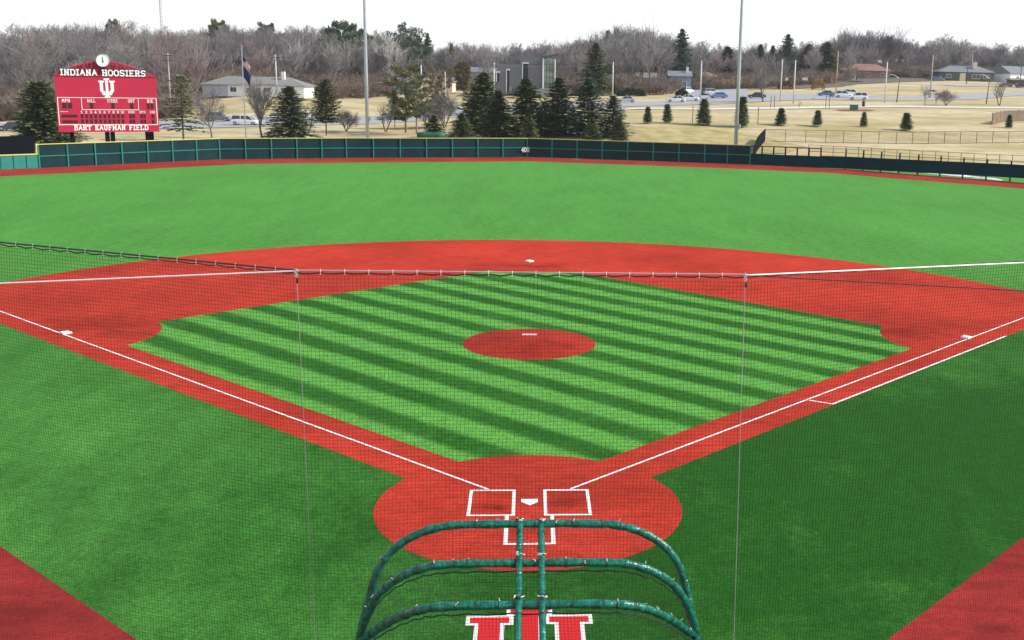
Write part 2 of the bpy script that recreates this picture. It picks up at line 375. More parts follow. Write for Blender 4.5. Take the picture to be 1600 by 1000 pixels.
# block lettering: strokes on a 4 x 6 grid, drawn with small slab serifs
GL = {'A': [(0, 0, 2, 6), (2, 6, 4, 0), (1, 2.2, 3, 2.2)], 'B': [(.5, 0, .5, 6), (0, 6, 3, 6), (3, 6, 3.7, 5), (3.7, 5, 3, 3.2), (.5, 3.2, 3, 3.2), (3, 3.2, 4, 1.8), (4, 1.8, 3, 0), (0, 0, 3, 0)],
      'D': [(.5, 0, .5, 6), (0, 6, 2.8, 6), (2.8, 6, 4, 4.5), (4, 4.5, 4, 1.5), (4, 1.5, 2.8, 0), (0, 0, 2.8, 0)], 'E': [(.5, 0, .5, 6), (0, 6, 4, 6), (0, 0, 4, 0), (.5, 3, 2.8, 3)],
      'F': [(.7, 0, .7, 6), (0, 6, 4, 6), (.7, 3, 3, 3), (0, 0, 1.6, 0)], 'H': [(.5, 0, .5, 6), (3.5, 0, 3.5, 6), (.5, 3, 3.5, 3), (0, 0, 1.2, 0), (2.8, 0, 4, 0), (0, 6, 1.2, 6), (2.8, 6, 4, 6)],
      'I': [(1, 0, 1, 6), (0, 0, 2, 0), (0, 6, 2, 6)], 'K': [(.5, 0, .5, 6), (.5, 2.6, 3.8, 6), (1.4, 3.4, 3.8, 0), (0, 0, 1.2, 0), (0, 6, 1.2, 6), (3, 0, 4.2, 0)],
      'L': [(.7, 0, .7, 6), (0, 0, 4, 0), (4, 0, 4, 1.3), (0, 6, 1.6, 6)], 'M': [(.4, 0, .4, 6), (.4, 6, 2.2, 2), (2.2, 2, 4, 6), (4, 6, 4, 0), (0, 0, 1, 0), (3.4, 0, 4.6, 0)],
      'N': [(.5, 0, .5, 6), (.5, 6, 3.5, 0), (3.5, 0, 3.5, 6), (0, 0, 1.2, 0), (2.8, 6, 4.1, 6)], 'O': [(1.2, 0, 0, 1.5), (0, 1.5, 0, 4.5), (0, 4.5, 1.2, 6), (1.2, 6, 2.8, 6), (2.8, 6, 4, 4.5), (4, 4.5, 4, 1.5), (4, 1.5, 2.8, 0), (2.8, 0, 1.2, 0)],
      'P': [(.7, 0, .7, 6), (0, 6, 3, 6), (3, 6, 4, 4.6), (4, 4.6, 3, 3), (.7, 3, 3, 3), (0, 0, 1.6, 0)], 'R': [(.5, 0, .5, 6), (0, 6, 3, 6), (3, 6, 3.8, 4.8), (3.8, 4.8, 3, 3.2), (.5, 3.2, 3, 3.2), (2, 3.2, 3.8, 0), (0, 0, 1.2, 0), (3.2, 0, 4.2, 0)],
      'S': [(0, .6, 1, 0), (1, 0, 3, 0), (3, 0, 4, 1.5), (4, 1.5, 3, 3), (3, 3, 1, 3), (1, 3, 0, 4.5), (0, 4.5, 1, 6), (1, 6, 3, 6), (3, 6, 4, 5.4)], 'T': [(2, 0, 2, 6), (0, 6, 4, 6), (0, 6, 0, 5), (4, 6, 4, 5), (1.3, 0, 2.7, 0)],
      'U': [(.5, 6, .5, 1.5), (.5, 1.5, 1.3, 0), (1.3, 0, 2.7, 0), (2.7, 0, 3.5, 1.5), (3.5, 1.5, 3.5, 6), (0, 6, 1.2, 6), (2.8, 6, 4, 6)],
      '/': [(0, 0, 2, 6)], '0': [(1.2, 0, .2, 1.5), (.2, 1.5, .2, 4.5), (.2, 4.5, 1.2, 6), (1.2, 6, 2.8, 6), (2.8, 6, 3.8, 4.5), (3.8, 4.5, 3.8, 1.5), (3.8, 1.5, 2.8, 0), (2.8, 0, 1.2, 0)],
      '1': [(1, 0, 1, 6), (0, 4.8, 1, 6), (.2, 0, 1.8, 0)], '2': [(0, 5, 1, 6), (1, 6, 3, 6), (3, 6, 3.6, 4.4), (3.6, 4.4, 0, 0), (0, 0, 4, 0)], '3': [(0, 6, 3.6, 6), (3.6, 6, 1.8, 3.5), (1.8, 3.5, 3.8, 2), (3.8, 2, 2.6, 0), (2.6, 0, 0, .4)],
      '4': [(3, 0, 3, 6), (3, 6, 0, 2), (0, 2, 4, 2), (2.2, 0, 3.8, 0)], '5': [(3.6, 6, .4, 6), (.4, 6, .2, 3.4), (.2, 3.4, 2.8, 3.6), (2.8, 3.6, 3.8, 1.8), (3.8, 1.8, 2.6, 0), (2.6, 0, 0, .4)],
      '6': [(3.4, 6, 1, 4.5), (1, 4.5, .2, 1.5), (.2, 1.5, 1.4, 0), (1.4, 0, 3, 0), (3, 0, 3.8, 1.6), (3.8, 1.6, 2.8, 3.2), (2.8, 3.2, .5, 2.8)], '7': [(0, 6, 3.8, 6), (3.8, 6, 1.4, 0)],
      '8': [(1, 0, 3, 0), (3, 0, 3.8, 1.6), (3.8, 1.6, 1, 3.3), (1, 3.3, .4, 4.8), (.4, 4.8, 1.2, 6), (1.2, 6, 2.8, 6), (2.8, 6, 3.6, 4.8), (3.6, 4.8, .2, 1.6), (.2, 1.6, 1, 0)],
      '9': [(.6, 0, 3, 1.5), (3, 1.5, 3.8, 4.5), (3.8, 4.5, 2.6, 6), (2.6, 6, 1, 6), (1, 6, .2, 4.4), (.2, 4.4, 1.2, 2.8), (1.2, 2.8, 3.5, 3.2)]}
GW = {'I': 2, '1': 2, '/': 2, ' ': 2.4, 'M': 4.6}
def lettering(mb, text, cx, z0, W, H, y=0.0, th=1.0, mi=0, depth=.03, grow=0.0):
    adv = sum(GW.get(c, 4)+1.7 for c in text)-1.7; sx = W/adv; sz = H/6.0; x = cx-W/2
    n = 0
    for c in text:
        for a, b, c2, d in GL.get(c, []):
            p = Vector((x+a*sx, 0, z0+b*sz)); q = Vector((x+c2*sx, 0, z0+d*sz)); t = (q-p).normalized()
            tw = th*min(sx, sz)*1.0+grow*2; e = t*(tw*.42); m_ = Vector((-t.z, 0, t.x))*tw/2
            n += 1; yy = y-.0004*(n % 9)
            f = [p-e-m_, q+e-m_, q+e+m_, p-e+m_]
            mb.add([(k.x, yy, k.z) for k in f]+[(k.x, yy+depth, k.z) for k in f], [(0, 1, 2, 3), (7, 6, 5, 4), (0, 4, 5, 1), (1, 5, 6, 2), (2, 6, 7, 3), (3, 7, 4, 0)], mi)
        x += (GW.get(c, 4)+1.7)*sx
# trident emblem: list of convex quads in a 1 x 1.28 box, U part then I part
def emblem_quads(g=0.0):
    Q = []
    def rc(x0, x1, y0, y1): Q.append([(x0-g, y0-g), (x1+g, y0-g), (x1+g, y1+g), (x0-g, y1+g)])
    for sx in (-1, 1):
        a, b = sorted((sx*.17, sx*.50)); rc(a, b, 1.02, 1.12)
        a, b = sorted((sx*.245, sx*.425)); rc(a, b, .42, 1.06)
        q = [(sx*(.245-g), .50), (sx*(.425+g), .50), (sx*(.26+g*.5), .16-g), (sx*.10, .16-g), (sx*.10, .34+g)]
        Q.append(q if sx < 0 else q[::-1])
    rc(-.11, .11, .16, .34)
    rc(-.16, .16, 1.18, 1.28); rc(-.075, .075, .06, 1.22); rc(-.16, .16, 0, .10)
    return Q

# ================================================================== FIELD
# one ground sheet to the horizon
def axis(a, b, fine0, fine1, st):
    L = list(np.arange(fine0, fine1+.1, st)); x = fine0; s_ = st
    while x > a: s_ *= 1.35; x -= s_; L.insert(0, x)
    x = fine1; s_ = st
    while x < b: s_ *= 1.35; x += s_; L.append(x)
    return np.array(L)
xs = axis(-3000, 3000, -150, 260, 5.0); ys = axis(-400, 5000, 100, 330, 3.5)
GX, GY = np.meshgrid(xs, ys); GZ = terr(GX, GY)
GZ = GZ-.05*(GZ <= 0.0001)
mb = MB(); nx, ny = len(xs), len(ys)
mb.v = list(zip(GX.ravel().tolist(), GY.ravel().tolist(), GZ.ravel().tolist()))
mb.f = [(j*nx+i, j*nx+i+1, (j+1)*nx+i+1, (j+1)*nx+i) for j in range(ny-1) for i in range(nx-1)]; mb.mi = [0]*len(mb.f)
struct('ground', mb, M['dry'], True)

def wv(w_, v): return ((w_-v)*.70711, (w_+v)*.70711)      # along first-base line, along third-base line
turf_pts = [(-100, -25), (100, -25), (100, 20)]+[(78, 72), (70, 100), (44, 121), (40, 112.8)]+[(p[0], p[1]) for p in WALL[7:0:-1]]+[(-74, 73), (-100, 20)]
struct('turf', MB().poly(turf_pts, 0.0), M['turf'])
# warning track along the wall
off = []
for i, p in enumerate(WALL):
    a = WALL[max(i-1, 0)]; b = WALL[min(i+1, len(WALL)-1)]; t = Vector((b[0]-a[0], b[1]-a[1])).normalized(); n = Vector((t.y, -t.x))
    off.append((p[0]+n.x*7.3, p[1]+n.y*7.3))
mb = MB()
for i in range(len(WALL)-1): mb.add([(*WALL[i], .004), (*WALL[i+1], .004), (*off[i+1], .004), (*off[i], .004)], [(0, 3, 2, 1)])
struct('warning_track', mb, M['track'])
# infield clay: arc about the rubber, down both base lines, plus the circle round home
RUB = 18.44; RA = 29.2
def arc(cx, cy, r, a0, a1, n): return [(cx+r*math.cos(a0+(a1-a0)*k/n), cy+r*math.sin(a0+(a1-a0)*k/n)) for k in range(n+1)]
def solve_arc(v):      # where the arc meets a line parallel to the first-base line on its foul side
    best = None
    for k in range(4000):
        a = -PI/2+PI*k/4000; x = RA*math.cos(a); y = RUB+RA*math.sin(a); vv = (-x+y)*.70711
        if best is None or abs(vv-v) < best[0]: best = (abs(vv-v), a)
    return best[1]
V0 = -.94
a0 = solve_arc(V0)
pts = [wv(3.9, V0)]+arc(0, RUB, RA, a0, PI-a0, 96)+[wv(V0, 3.9)]+[wv(1.0, 1.0)]
struct('infield_clay', MB().poly(pts, .004), M['clay'])
struct('home_circle', MB().poly(arc(0, 0, 3.96, 0, 2*PI, 72)[:-1], .006), M['clay'])
# grass inside the base paths, notched by the base circles
G0, G1, HR = .97, 26.75, 3.96
def notch(cx, cy, r, p0, p1, n=14):
    a0_ = math.atan2(p0[1]-cy, p0[0]-cx); a1_ = math.atan2(p1[1]-cy, p1[0]-cx); d = (a1_-a0_+PI) % (2*PI)-PI
    return [(cx+r*math.cos(a0_+d*k/n), cy+r*math.sin(a0_+d*k/n)) for k in range(n+1)]
h = math.sqrt(HR*HR-G0*G0)
B1 = wv(27.43, 0); B3 = wv(0, 27.43); e1 = 27.43-math.sqrt(HR**2-G0**2)
g = notch(0, 0, 3.97, wv(G0, h), wv(h, G0))
g += notch(*B1, HR, wv(e1, G0), wv(G1, math.sqrt(HR**2-(27.43-G1)**2)))
q2_ = 27.43-math.sqrt(HR**2-(27.43-G1)**2)
g += notch(0, 38.79, HR, wv(G1, q2_), wv(q2_, G1))
g += notch(*B3, HR, wv(math.sqrt(HR**2-(27.43-G1)**2), G1), wv(G0, e1))
struct('infield_grass', MB().poly(g, .009), M['turf_striped'])
# mound
mb = MB(); MC = 17.98; rings = [(2.74, .012), (2.2, .06), (1.5, .15), (.9, .23), (.75, .25)]
for k, (r_, z_) in enumerate(rings): mb.v += [(r_*math.cos(2*PI*i/64), MC+r_*math.sin(2*PI*i/64), z_) for i in range(64)]
for k in range(len(rings)-1): mb.f += [(k*64+i, k*64+(i+1) % 64, (k+1)*64+(i+1) % 64, (k+1)*64+i) for i in range(64)]
mb.f.append(tuple(range(256, 320))); mb.mi = [0]*len(mb.f)
tag(mb.build('pitchers_mound', M['mound'], None, True), 'low round red clay mound in the middle of the striped infield grass', 'mound')
tag(MB().box((0, RUB+.076, .262), (.61, .152, .03)).build('pitching_rubber', M['line2']), 'white pitching rubber set on top of the red mound', 'pitching rubber')
# corner clay behind the base lines
for s_, nm in ((-1, 'foul_corner_clay'), (1, 'foul_corner_clay')):
    v = -10.25
    q = [wv(-30, v), wv(34, v), wv(34, v-9), wv(-30, v-9)]
    if s_ < 0: q = [(-a, b) for a, b in q][::-1]
    struct(nm, MB().poly(q, .004), M['corner'])
# lines
LW = .085
def line_pts(mb, a, b, w_=LW, z=.013): return mb.ribbon([a, b], w_, z)
mb = MB(); line_pts(mb, wv(1.62, 0.05), wv(99, .05), .078)
struct('foul_line', mb, M['line'])
mb = MB(); line_pts(mb, wv(0.05, 1.62), wv(.05, 103), .078)
struct('foul_line', mb, M['line'])
mb = MB(); line_pts(mb, wv(13.72, -.06), wv(13.9, -.88), .09); line_pts(mb, wv(13.88, -.88), wv(28.9, -.93), .09, .016)
struct('running_lane_line', mb, M['line'])
for s_ in (-1, 1):
    mb = MB(); x0, x1, y0, y1 = .368, 1.588, -.698, 1.13
    mb.poly([(s_*x0, y0), (s_*x1, y0), (s_*x1, y0+LW), (s_*x0, y0+LW)][::s_], .0145); mb.poly([(s_*x0, y1-LW), (s_*x1, y1-LW), (s_*x1, y1), (s_*x0, y1)][::s_], .0145)
    mb.poly([(s_*x0, y0+LW), (s_*(x0+LW), y0+LW), (s_*(x0+LW), y1-LW), (s_*x0, y1-LW)][::s_], .0145); mb.poly([(s_*(x1-LW), y0+LW), (s_*x1, y0+LW), (s_*x1, y1-LW), (s_*(x1-LW), y1-LW)][::s_], .0145)
    struct('batters_box_line', mb, M['line'])
mb = MB()
for s_ in (-1, 1): mb.poly([(s_*.52, -2.50), (s_*.62, -2.50), (s_*.62, -.698), (s_*.52, -.698)][::s_], .0145)
mb.poly([(-.52, -2.50), (.52, -2.50), (.52, -2.41), (-.52, -2.41)], .0145)
struct('catchers_box_line', mb, M['line'])
tag(MB().poly([(0, 0), (.216, .216), (.216, .432), (-.216, .432), (-.216, .216)], .012, .024).build('home_plate', M['line2']), 'white five-sided home plate between the two batter\'s boxes', 'home plate')
def base(c, rz, label):
    mb = MB(); s_ = .19
    prof = [(s_, .0), (s_, .05), (s_-.02, .075), (.0, .082)]
    for r_, z_ in prof[:3]: mb.v += [(-r_, -r_, z_), (r_, -r_, z_), (r_, r_, z_), (-r_, r_, z_)]
    for k in range(2): mb.f += [(k*4+i, k*4+(i+1) % 4, k*4+4+(i+1) % 4, k*4+4+i) for i in range(4)]
    mb.f.append((8, 9, 10, 11)); mb.mi = [0]*len(mb.f)
    tag(mb.build('base', M['line2'], None, loc=(c[0], c[1], .006), rz=rz), label, 'base', 'white bases on the diamond')
base(wv(27.24, .19), PI/4, 'white square base touching the right foul line beside the running lane')
base((0, 38.8), PI/4, 'white square base on the far clay, straight behind the mound')
base(wv(.19, 27.24), PI/4, 'white square base touching the left foul line')
# trident emblem on the turf behind the plate
for nm, gq, z_, m_ in (('turf_emblem_outline', .035, .004, 'line'), ('turf_emblem', 0.0, .0045, 'logo_red')):
    mb = MB(); SC = 2.42
    for k, q in enumerate(emblem_quads(gq/1)):
        mb.poly([(x*SC, -5.76-(1.28-y)*SC*1.0) for x, y in q], z_+.0003*k+(.004 if m_ == 'logo_red' else 0))
    struct(nm, mb, M[m_])

# ================================================================== OUTFIELD WALL
def along(pts, step):
    out = []
    for a, b in zip(pts[:-1], pts[1:]):
        a = Vector(a); b = Vector(b); L = (b-a).length; n = max(1, round(L/step))
        for k in range(n): out.append(a+(b-a)*k/n)
    out.append(Vector(pts[-1])); return out
def wall_strip(mb, pts, z0, z1, th, off_=0.0, mi=0, zf=None):
    P = [Vector(p) for p in pts]; N_ = []
    for i in range(len(P)):
        a = P[max(i-1, 0)]; b = P[min(i+1, len(P)-1)]; t = (b-a).normalized(); N_.append(Vector((t.y, -t.x)))
    for i in range(len(P)-1):
        vs = []
        for z_ in (0, 1):
            for o_ in (off_, off_+th):
                for j in (i, i+1):
                    q = P[j]+N_[j]*o_
                    zz = (z0, z1)[z_]
                    if callable(zz): zz = zz(j/(len(P)-1))
                    vs.append((q.x, q.y, zz))
        mb.add(vs, [(0, 2, 3, 1), (4, 5, 7, 6), (2, 6, 7, 3), (0, 1, 5, 4), (0, 4, 6, 2), (1, 3, 7, 5)], mi)
    return mb
def wall_posts(root, pts, w_, z0, z1, mkey, off_=0.0, name='post'):
    for i, p in enumerate(pts):
        a = pts[max(i-1, 0)]; b = pts[min(i+1, len(pts)-1)]; t = (b-a).normalized(); n = Vector((t.y, -t.x)); q = p+n*off_
        za = z0(i/(len(pts)-1)) if callable(z0) else z0; zb = z1(i/(len(pts)-1)) if callable(z1) else z1
        MB().box((q.x, q.y, (za+zb)/2), (w_, w_, zb-za), math.atan2(t.y, t.x)).build(name, M[mkey], root)
FH = 2.48
main = [(-51.4, 95.9), (-36.9, 111.3), (-22.85, 116.9), (-.3, 123.6), (22.6, 118.4), (28.2, 116.6)]
root = thing('outfield_fence', 'long dark screened outfield fence with teal posts and yellow cap, marked 400', 'fence')
PT = along(main, 3.25)
wall_strip(MB(), PT, .02, FH-.05, .05).build('windscreen', M['screen'], root)
wall_strip(MB(), PT, FH/2-.05, FH/2+.05, .07, .055).build('middle_rail', M['teal'], root)
wall_strip(MB(), PT, FH-.04, FH+.04, .14, -.04).build('yellow_cap', M['yellow'], root)
wall_posts(root, PT, .13, 0, FH-.05, 'teal', .135)
mb = MB(); lettering(mb, '400', 0, 0, 1.0, .55, th=1.3)
n_ = mb.build('distance_number', M['white'], root); n_.location = (-.55, 123.30, .72); n_.rotation_euler = (0, 0, math.atan2(6.7, 22.55))
# lower teal section at the left, its yellow step and the black screen behind
low = [(-74, 73), (-54.2, 93.4), (-51.4, 95.9)]
root = thing('low_wall', 'low bright teal padded wall with yellow top left of the scoreboard', 'wall')
LP = along(low, 1.5)
wall_strip(MB(), LP, .02, 1.42, .1).build('padding', M['teal_pad'], root)
wall_strip(MB(), LP, 1.42, 1.53, .2, -.05).build('yellow_cap', M['yellow'], root)
MB().box((-51.45, 95.8, 1.98), (.2, .2, 1.15), PI/4).build('yellow_post', M['yellow'], root)
mb = MB()
for p in LP[1:-1]: mb.box((p.x+.1, p.y-.1, .72), (.03, .03, 1.38), PI/4)
mb.build('padding_seam', M['darkteal'], root)
root = thing('black_screen_fence', 'black screen fence rising behind the low teal wall', 'fence')
BP = along([(-79, 76), (-56.6, 97.6), (-53.6, 100.4)], 3)
wall_strip(MB(), BP, .05, 3.1, .05).build('black_screen', M['black'], root)
wall_posts(root, BP, .08, 0, 3.12, 'black', -.06)
# right-field: open-topped section, then the bullpen fence on stilts
root = thing('open_topped_wall', 'dark teal wall with a row of open square gaps along its top', 'wall')
OP = along([(28.2, 116.6), (36.6, 113.6)], 1.42)
wall_strip(MB(), OP, .02, 1.45, .08).build('padding', M['darkteal'], root)
wall_strip(MB(), OP, 2.36, 2.48, .1).build('top_rail', M['darkteal'], root)
wall_posts(root, OP, .17, 1.45, 2.36, 'black', .04)
root = thing('bullpen_fence', 'dark teal banded fence on posts with a thin yellow rail by the snow', 'fence')
BF = along([(36.6, 113.6), (39.5, 112.5), (46.4, 105.5), (54.7, 98.2), (78, 72)], 2.75)
zb0 = lambda t: min(.62, max(.03, t*1.15)); 
wall_strip(MB(), BF, zb0, lambda t: zb0(t)+1.5, .06).build('screen_band', M['darkteal'], root)
wall_strip(MB(), BF, lambda t: 2.50-.3*min(1, t*1.3), lambda t: 2.57-.3*min(1, t*1.3), .07).build('yellow_rail', M['yellow'], root)
wall_posts(root, BF, .15, 0, lambda t: 2.52-.3*min(1, t*1.3), 'darkteal', -.02)
# bullpen back fence
root = thing('bullpen_back_fence', 'thin dark railing fence behind the bullpen at the foot of the bank', 'fence')
KB = [Vector(at(x, d_)[:2]) for x, d_ in ((1262, 147), (1320, 146), (1380, 144), (1480, 142), (1600, 140.5), (1720, 139))]; KB = along(KB, 1.45)
zt = lambda t: 2.62-.5*t
wall_strip(MB(), KB, lambda t: zt(t)-.05, zt, .05).build('top_rail', M['darkwood'], root)
wall_strip(MB(), KB, lambda t: zt(t)-.85, lambda t: zt(t)-.79, .04).build('lower_rail', M['darkwood'], root)
wall_posts(root, KB, .07, 0, zt, 'darkwood', -.03)
# snow left in the bullpen
def snow(c, rx, ry, h_, seed, rz):
    R = random.Random(seed); mb = MB(); n = 22; rr = [R.uniform(.55, 1.15) for _ in range(n)]
    mb.v = [(0, 0, h_)]
    for k, (q, z_) in enumerate(((.45, .9), (.8, .5), (1.0, 0))):
        for i in range(n): a = 2*PI*i/n; f = q*(rr[i]+rr[i-1])/2; mb.v.append((rx*f*math.cos(a), ry*f*math.sin(a), h_*z_*R.uniform(.7, 1.2)))
    mb.f = [(0, 1+i, 1+(i+1) % n) for i in range(n)]
    for k in range(2): mb.f += [(1+k*n+i, 1+(k+1)*n+i, 1+(k+1)*n+(i+1) % n, 1+k*n+(i+1) % n) for i in range(n)]
    mb.mi = [0]*len(mb.f)
    o = mb.build('snow_patch', M['snow'], None, True, loc=(c[0], c[1], .006), rz=rz); return o
for k, (x, y, rx, ry, lb) in enumerate([(1455, 270, 3.0, 1.4, 'largest patch of old snow lying behind the bullpen fence posts'), (1390, 266.5, 2.6, .8, 'flat snow patch farthest left behind the bullpen fence'),
        (1500, 275, 2.6, .6, 'long thin strip of snow right of the largest patch'), (1545, 280, 2.2, .5, 'thin snow strip farthest right behind the bullpen fence')]):
    tag(snow(gz(x, y), rx, ry, .16, k, -.8), lb, 'snow', 'patches of snow in the bullpen')

# ================================================================== BANK AND ROADS
def drape(name, stations, m, lift=.06, kind='structure', cross=6):
    P = []
    for (x, d, hw) in stations: q = at(x, d); P.append((q.x, q.y, hw))
    R_ = []
    for a, b in zip(P[:-1], P[1:]):
        L = math.hypot(b[0]-a[0], b[1]-a[1]); n = max(1, int(L/3))
        for k in range(n): t = k/n; R_.append(tuple(a[i]+(b[i]-a[i])*t for i in range(3)))
    R_.append(P[-1]); mb = MB(); c = cross
    for i, p in enumerate(R_):
        a = R_[max(i-2, 0)]; b = R_[min(i+2, len(R_)-1)]; t = Vector((b[0]-a[0], b[1]-a[1])).normalized(); q = Vector((-t.y, t.x))
        for k in range(c+1):
            s_ = (k/c*2-1)*p[2]; X, Y = p[0]+q.x*s_, p[1]+q.y*s_; mb.v.append((X, Y, float(terr(X, Y))+lift))
    for i in range(len(R_)-1):
        for k in range(c): a = i*(c+1)+k; mb.f.append((a, a+1, a+c+2, a+c+1))
    mb.mi = [0]*len(mb.f); o = mb.build(name, m, None, True)
    if kind: o['kind'] = kind
    return o
road1 = [(-250, 200, 11), (0, 202, 12), (150, 208, 13), (300, 213, 13), (450, 220, 12), (600, 234, 11), (720, 243, 10), (860, 248, 10), (1000, 252, 9), (1100, 262, 10), (1180, 285, 16), (1260, 292, 18), (1340, 285, 14), (1420, 290, 11), (1480, 300, 9), (1560, 330, 6), (1700, 400, 6)]
drape('road', road1, M['asphalt'], .08)
drape('side_road', [(1130, 280, 10), (1120, 330, 8), (1150, 380, 7), (1230, 420, 6)], M['asphalt'], .10)
drape('upper_road', [(1480, 392, 5), (1560, 400, 5), (1640, 398, 6), (1760, 390, 6)], M['asphalt'], .1)
drape('footpath', [(930, 232, 2.2), (1000, 230, 2.5), (1100, 229, 3), (1200, 233, 3.6), (1300, 238, 3.4), (1350, 240, 3), (1450, 243, 2.6), (1600, 250, 2.4), (1750, 262, 2.4)], M['concrete'], .09)
drape('kerb', [(-250, 213, .3), (0, 216, .3), (150, 223, .3), (300, 228.5, .3), (450, 234, .3), (600, 247, .3)], M['concrete'], .2, cross=1)
drape('road_line', [(-250, 200, .14), (0, 202, .14), (150, 208, .14), (300, 213, .14), (450, 220, .14), (600, 234, .14), (720, 243, .14), (860, 248, .14), (1000, 252, .14), (1100, 262, .14)], M['paint'], .11, cross=1)
drape('bank_grass', [(860, 160, 7), (940, 161, 10), (1020, 163, 12), (1100, 164, 13), (1180, 164, 12), (1230, 167, 6)], M['berm'], .07)
drape('mulch_bed', [(1310, 226, 2.2), (1335, 226, 2.6), (1362, 227, 2.0)], M['mulch'], .1, cross=3)

# ================================================================== BACKSTOP NET
NY, NZ = -14.8, 8.7
root = thing('backstop_net', 'large dark mesh backstop net hung from a rope on thin steel cables', 'net')
rnd = random.Random(3)
PH = [rnd.uniform(0, 6.28) for _ in range(8)]
def bulge(s_, t):          # small irregular sag of the netting
    a = .05*math.sin(1.1*s_+PH[0])*math.sin(.9*t+PH[1])+.03*math.sin(2.7*s_+PH[2]+.8*t)+.012*math.sin(7*s_+PH[3])*math.sin(5*t+PH[4])
    return a
corners = [Vector((-14.5, -9.6)), Vector((-2.69, NY)), Vector((2.46, NY)), Vector((14.5, -10.65))]
ztop = [8.75, 8.71, 8.71, 8.72]
sp = .0445; rr = .0018
segs = []
for k in range(3):
    a, b = corners[k], corners[k+1]; L = (b-a).length; t = (b-a)/L; n = Vector((t.y, -t.x))
    mb = MB()
    nc = int(L/sp); nr = int(8.6/sp)
    def P(i, j, a=a, t=t, n=n, L=L, k=k, nc=nc):
        s_ = i*L/nc; frac = s_/L; top = ztop[k]+(ztop[k+1]-ztop[k])*frac; z_ = top-.04-j*sp
        depth_ = min(1.0, j*sp/1.0)*min(1, s_/.8, (L-s_)/.8)
        bu = bulge(s_+k*7, z_)*depth_; sh = .018*math.sin(1.7*z_+s_*.6+PH[5])+.010*math.sin(4.1*z_+1.3*s_+PH[6]); sz_ = -.022*abs(math.sin(s_*PI/.27))*math.exp(-j*sp*6)+.014*math.sin(2.1*s_+.7*z_+PH[7])
        q = a+t*(s_+sh*depth_)+n*bu
        return (q.x, q.y, z_+sz_*min(1, depth_+.3))
    step = 6
    V = []; F_ = []
    def strand(pl):
        o = len(V)
        for i, p in enumerate(pl):
            p = Vector(p); q = Vector(pl[min(i+1, len(pl)-1)])-Vector(pl[max(i-1, 0)]); q.normalize()
            e = q.cross(Vector((n.x, n.y, 0))).normalized(); g_ = Vector((n.x, n.y, 0))
            for an in (PI/2, PI/2+2*PI/3, PI/2+4*PI/3): V.append(tuple(p+(e*math.cos(an)+g_*math.sin(an))*rr))
        for i in range(len(pl)-1):
            for c_ in range(3): F_.append((o+i*3+c_, o+i*3+(c_+1) % 3, o+i*3+3+(c_+1) % 3, o+i*3+3+c_))
    for i in range(nc+1): strand([P(i, j) for j in range(0, nr+1, step)])
    for j in range(nr+1): strand([P(i, j) for i in list(range(0, nc, step))+[nc]])
    mb.v = V; mb.f = F_; mb.mi = [0]*len(F_); mb.build('netting', M['net'], root)
    # top rope with scallops, cable and ties
    c1 = [(a.x+(b.x-a.x)*i/40, a.y+(b.y-a.y)*i/40, ztop[k]+.012+(ztop[k+1]-ztop[k])*i/40) for i in range(41)]
    m_r = 'rope' if k == 0 else 'cable'
    if k < 2: MB().tube(c1, .0075 if k else .011, 6).build('top_cable', M[m_r], root)
    nt_ = int(L/.27); pr_ = []
    for i in range(nt_*4+1):
        f = i/(nt_*4); s_ = f*L; sag = -.015-.014*abs(math.sin(PI*i/4))*(1+.4*math.sin(i*1.7)); q = a+t*s_-n*.01; pr_.append((q.x, q.y, ztop[k]+(ztop[k+1]-ztop[k])*f+sag))
    MB().tube(pr_, .009 if k < 2 else .007, 5).build('border_rope', M['rope'], root)
    for i in range(nt_+1 if k < 2 else 0):
        mt = MB(); f = i/nt_; q = a+t*(f*L); z_ = ztop[k]+(ztop[k+1]-ztop[k])*f
        mt.tube([(q.x, q.y, z_+.03), (q.x+n.x*.016, q.y+n.y*.016, z_-.005), (q.x, q.y, z_-.035)], .003, 5)
        mt.build('rope_tie', M['tie'], root)
nodeL = Vector((-2.69, NY, 8.715)); nodeR = Vector((2.46, NY, 8.71))
def stay(a, x, y, Y, ext, r_, m_, name='stay_cable'):
    b = Vector(gy(x, y, Y)); e = a+(b-a)*ext; MB().tube([a, a+(e-a)*.5-Vector((0, 0, .01*ext)), e], r_, 6).build(name, M[m_], root)
stay(nodeL, 0, 440, -14.2, 3.2, .009, 'cable_w'); stay(nodeR, 1600, 408, -13.45, 2.4, .0105, 'cable_w'); stay(nodeR, 1600, 452, -15.4, 2.4, .006, 'rope')
for nd, x1 in ((nodeL, 492), (nodeR, 1147)):
    b = Vector(gy(x1, 1000, NY)); e = nd+(b-nd)*(8.7/(8.7-b.z)); MB().tube([nd, (nd+e)/2+Vector((0, .01, 0)), e], .0036, 6).build('hanging_cable', M['cable'], root)
    for dz, R_ in ((.0, .022), (-.05, .015)):
        MB().tube([(nd.x+R_*math.cos(2*PI*i/12), nd.y-.02, nd.z+dz+R_*math.sin(2*PI*i/12)) for i in range(12)], .006, 6, closed=True).build('shackle', M['steel'], root, True)
    MB().box((nd.x+.01, nd.y-.02, nd.z-.11), (.02, .02, .06)).build('cable_clamp', M['blacktie'], root)

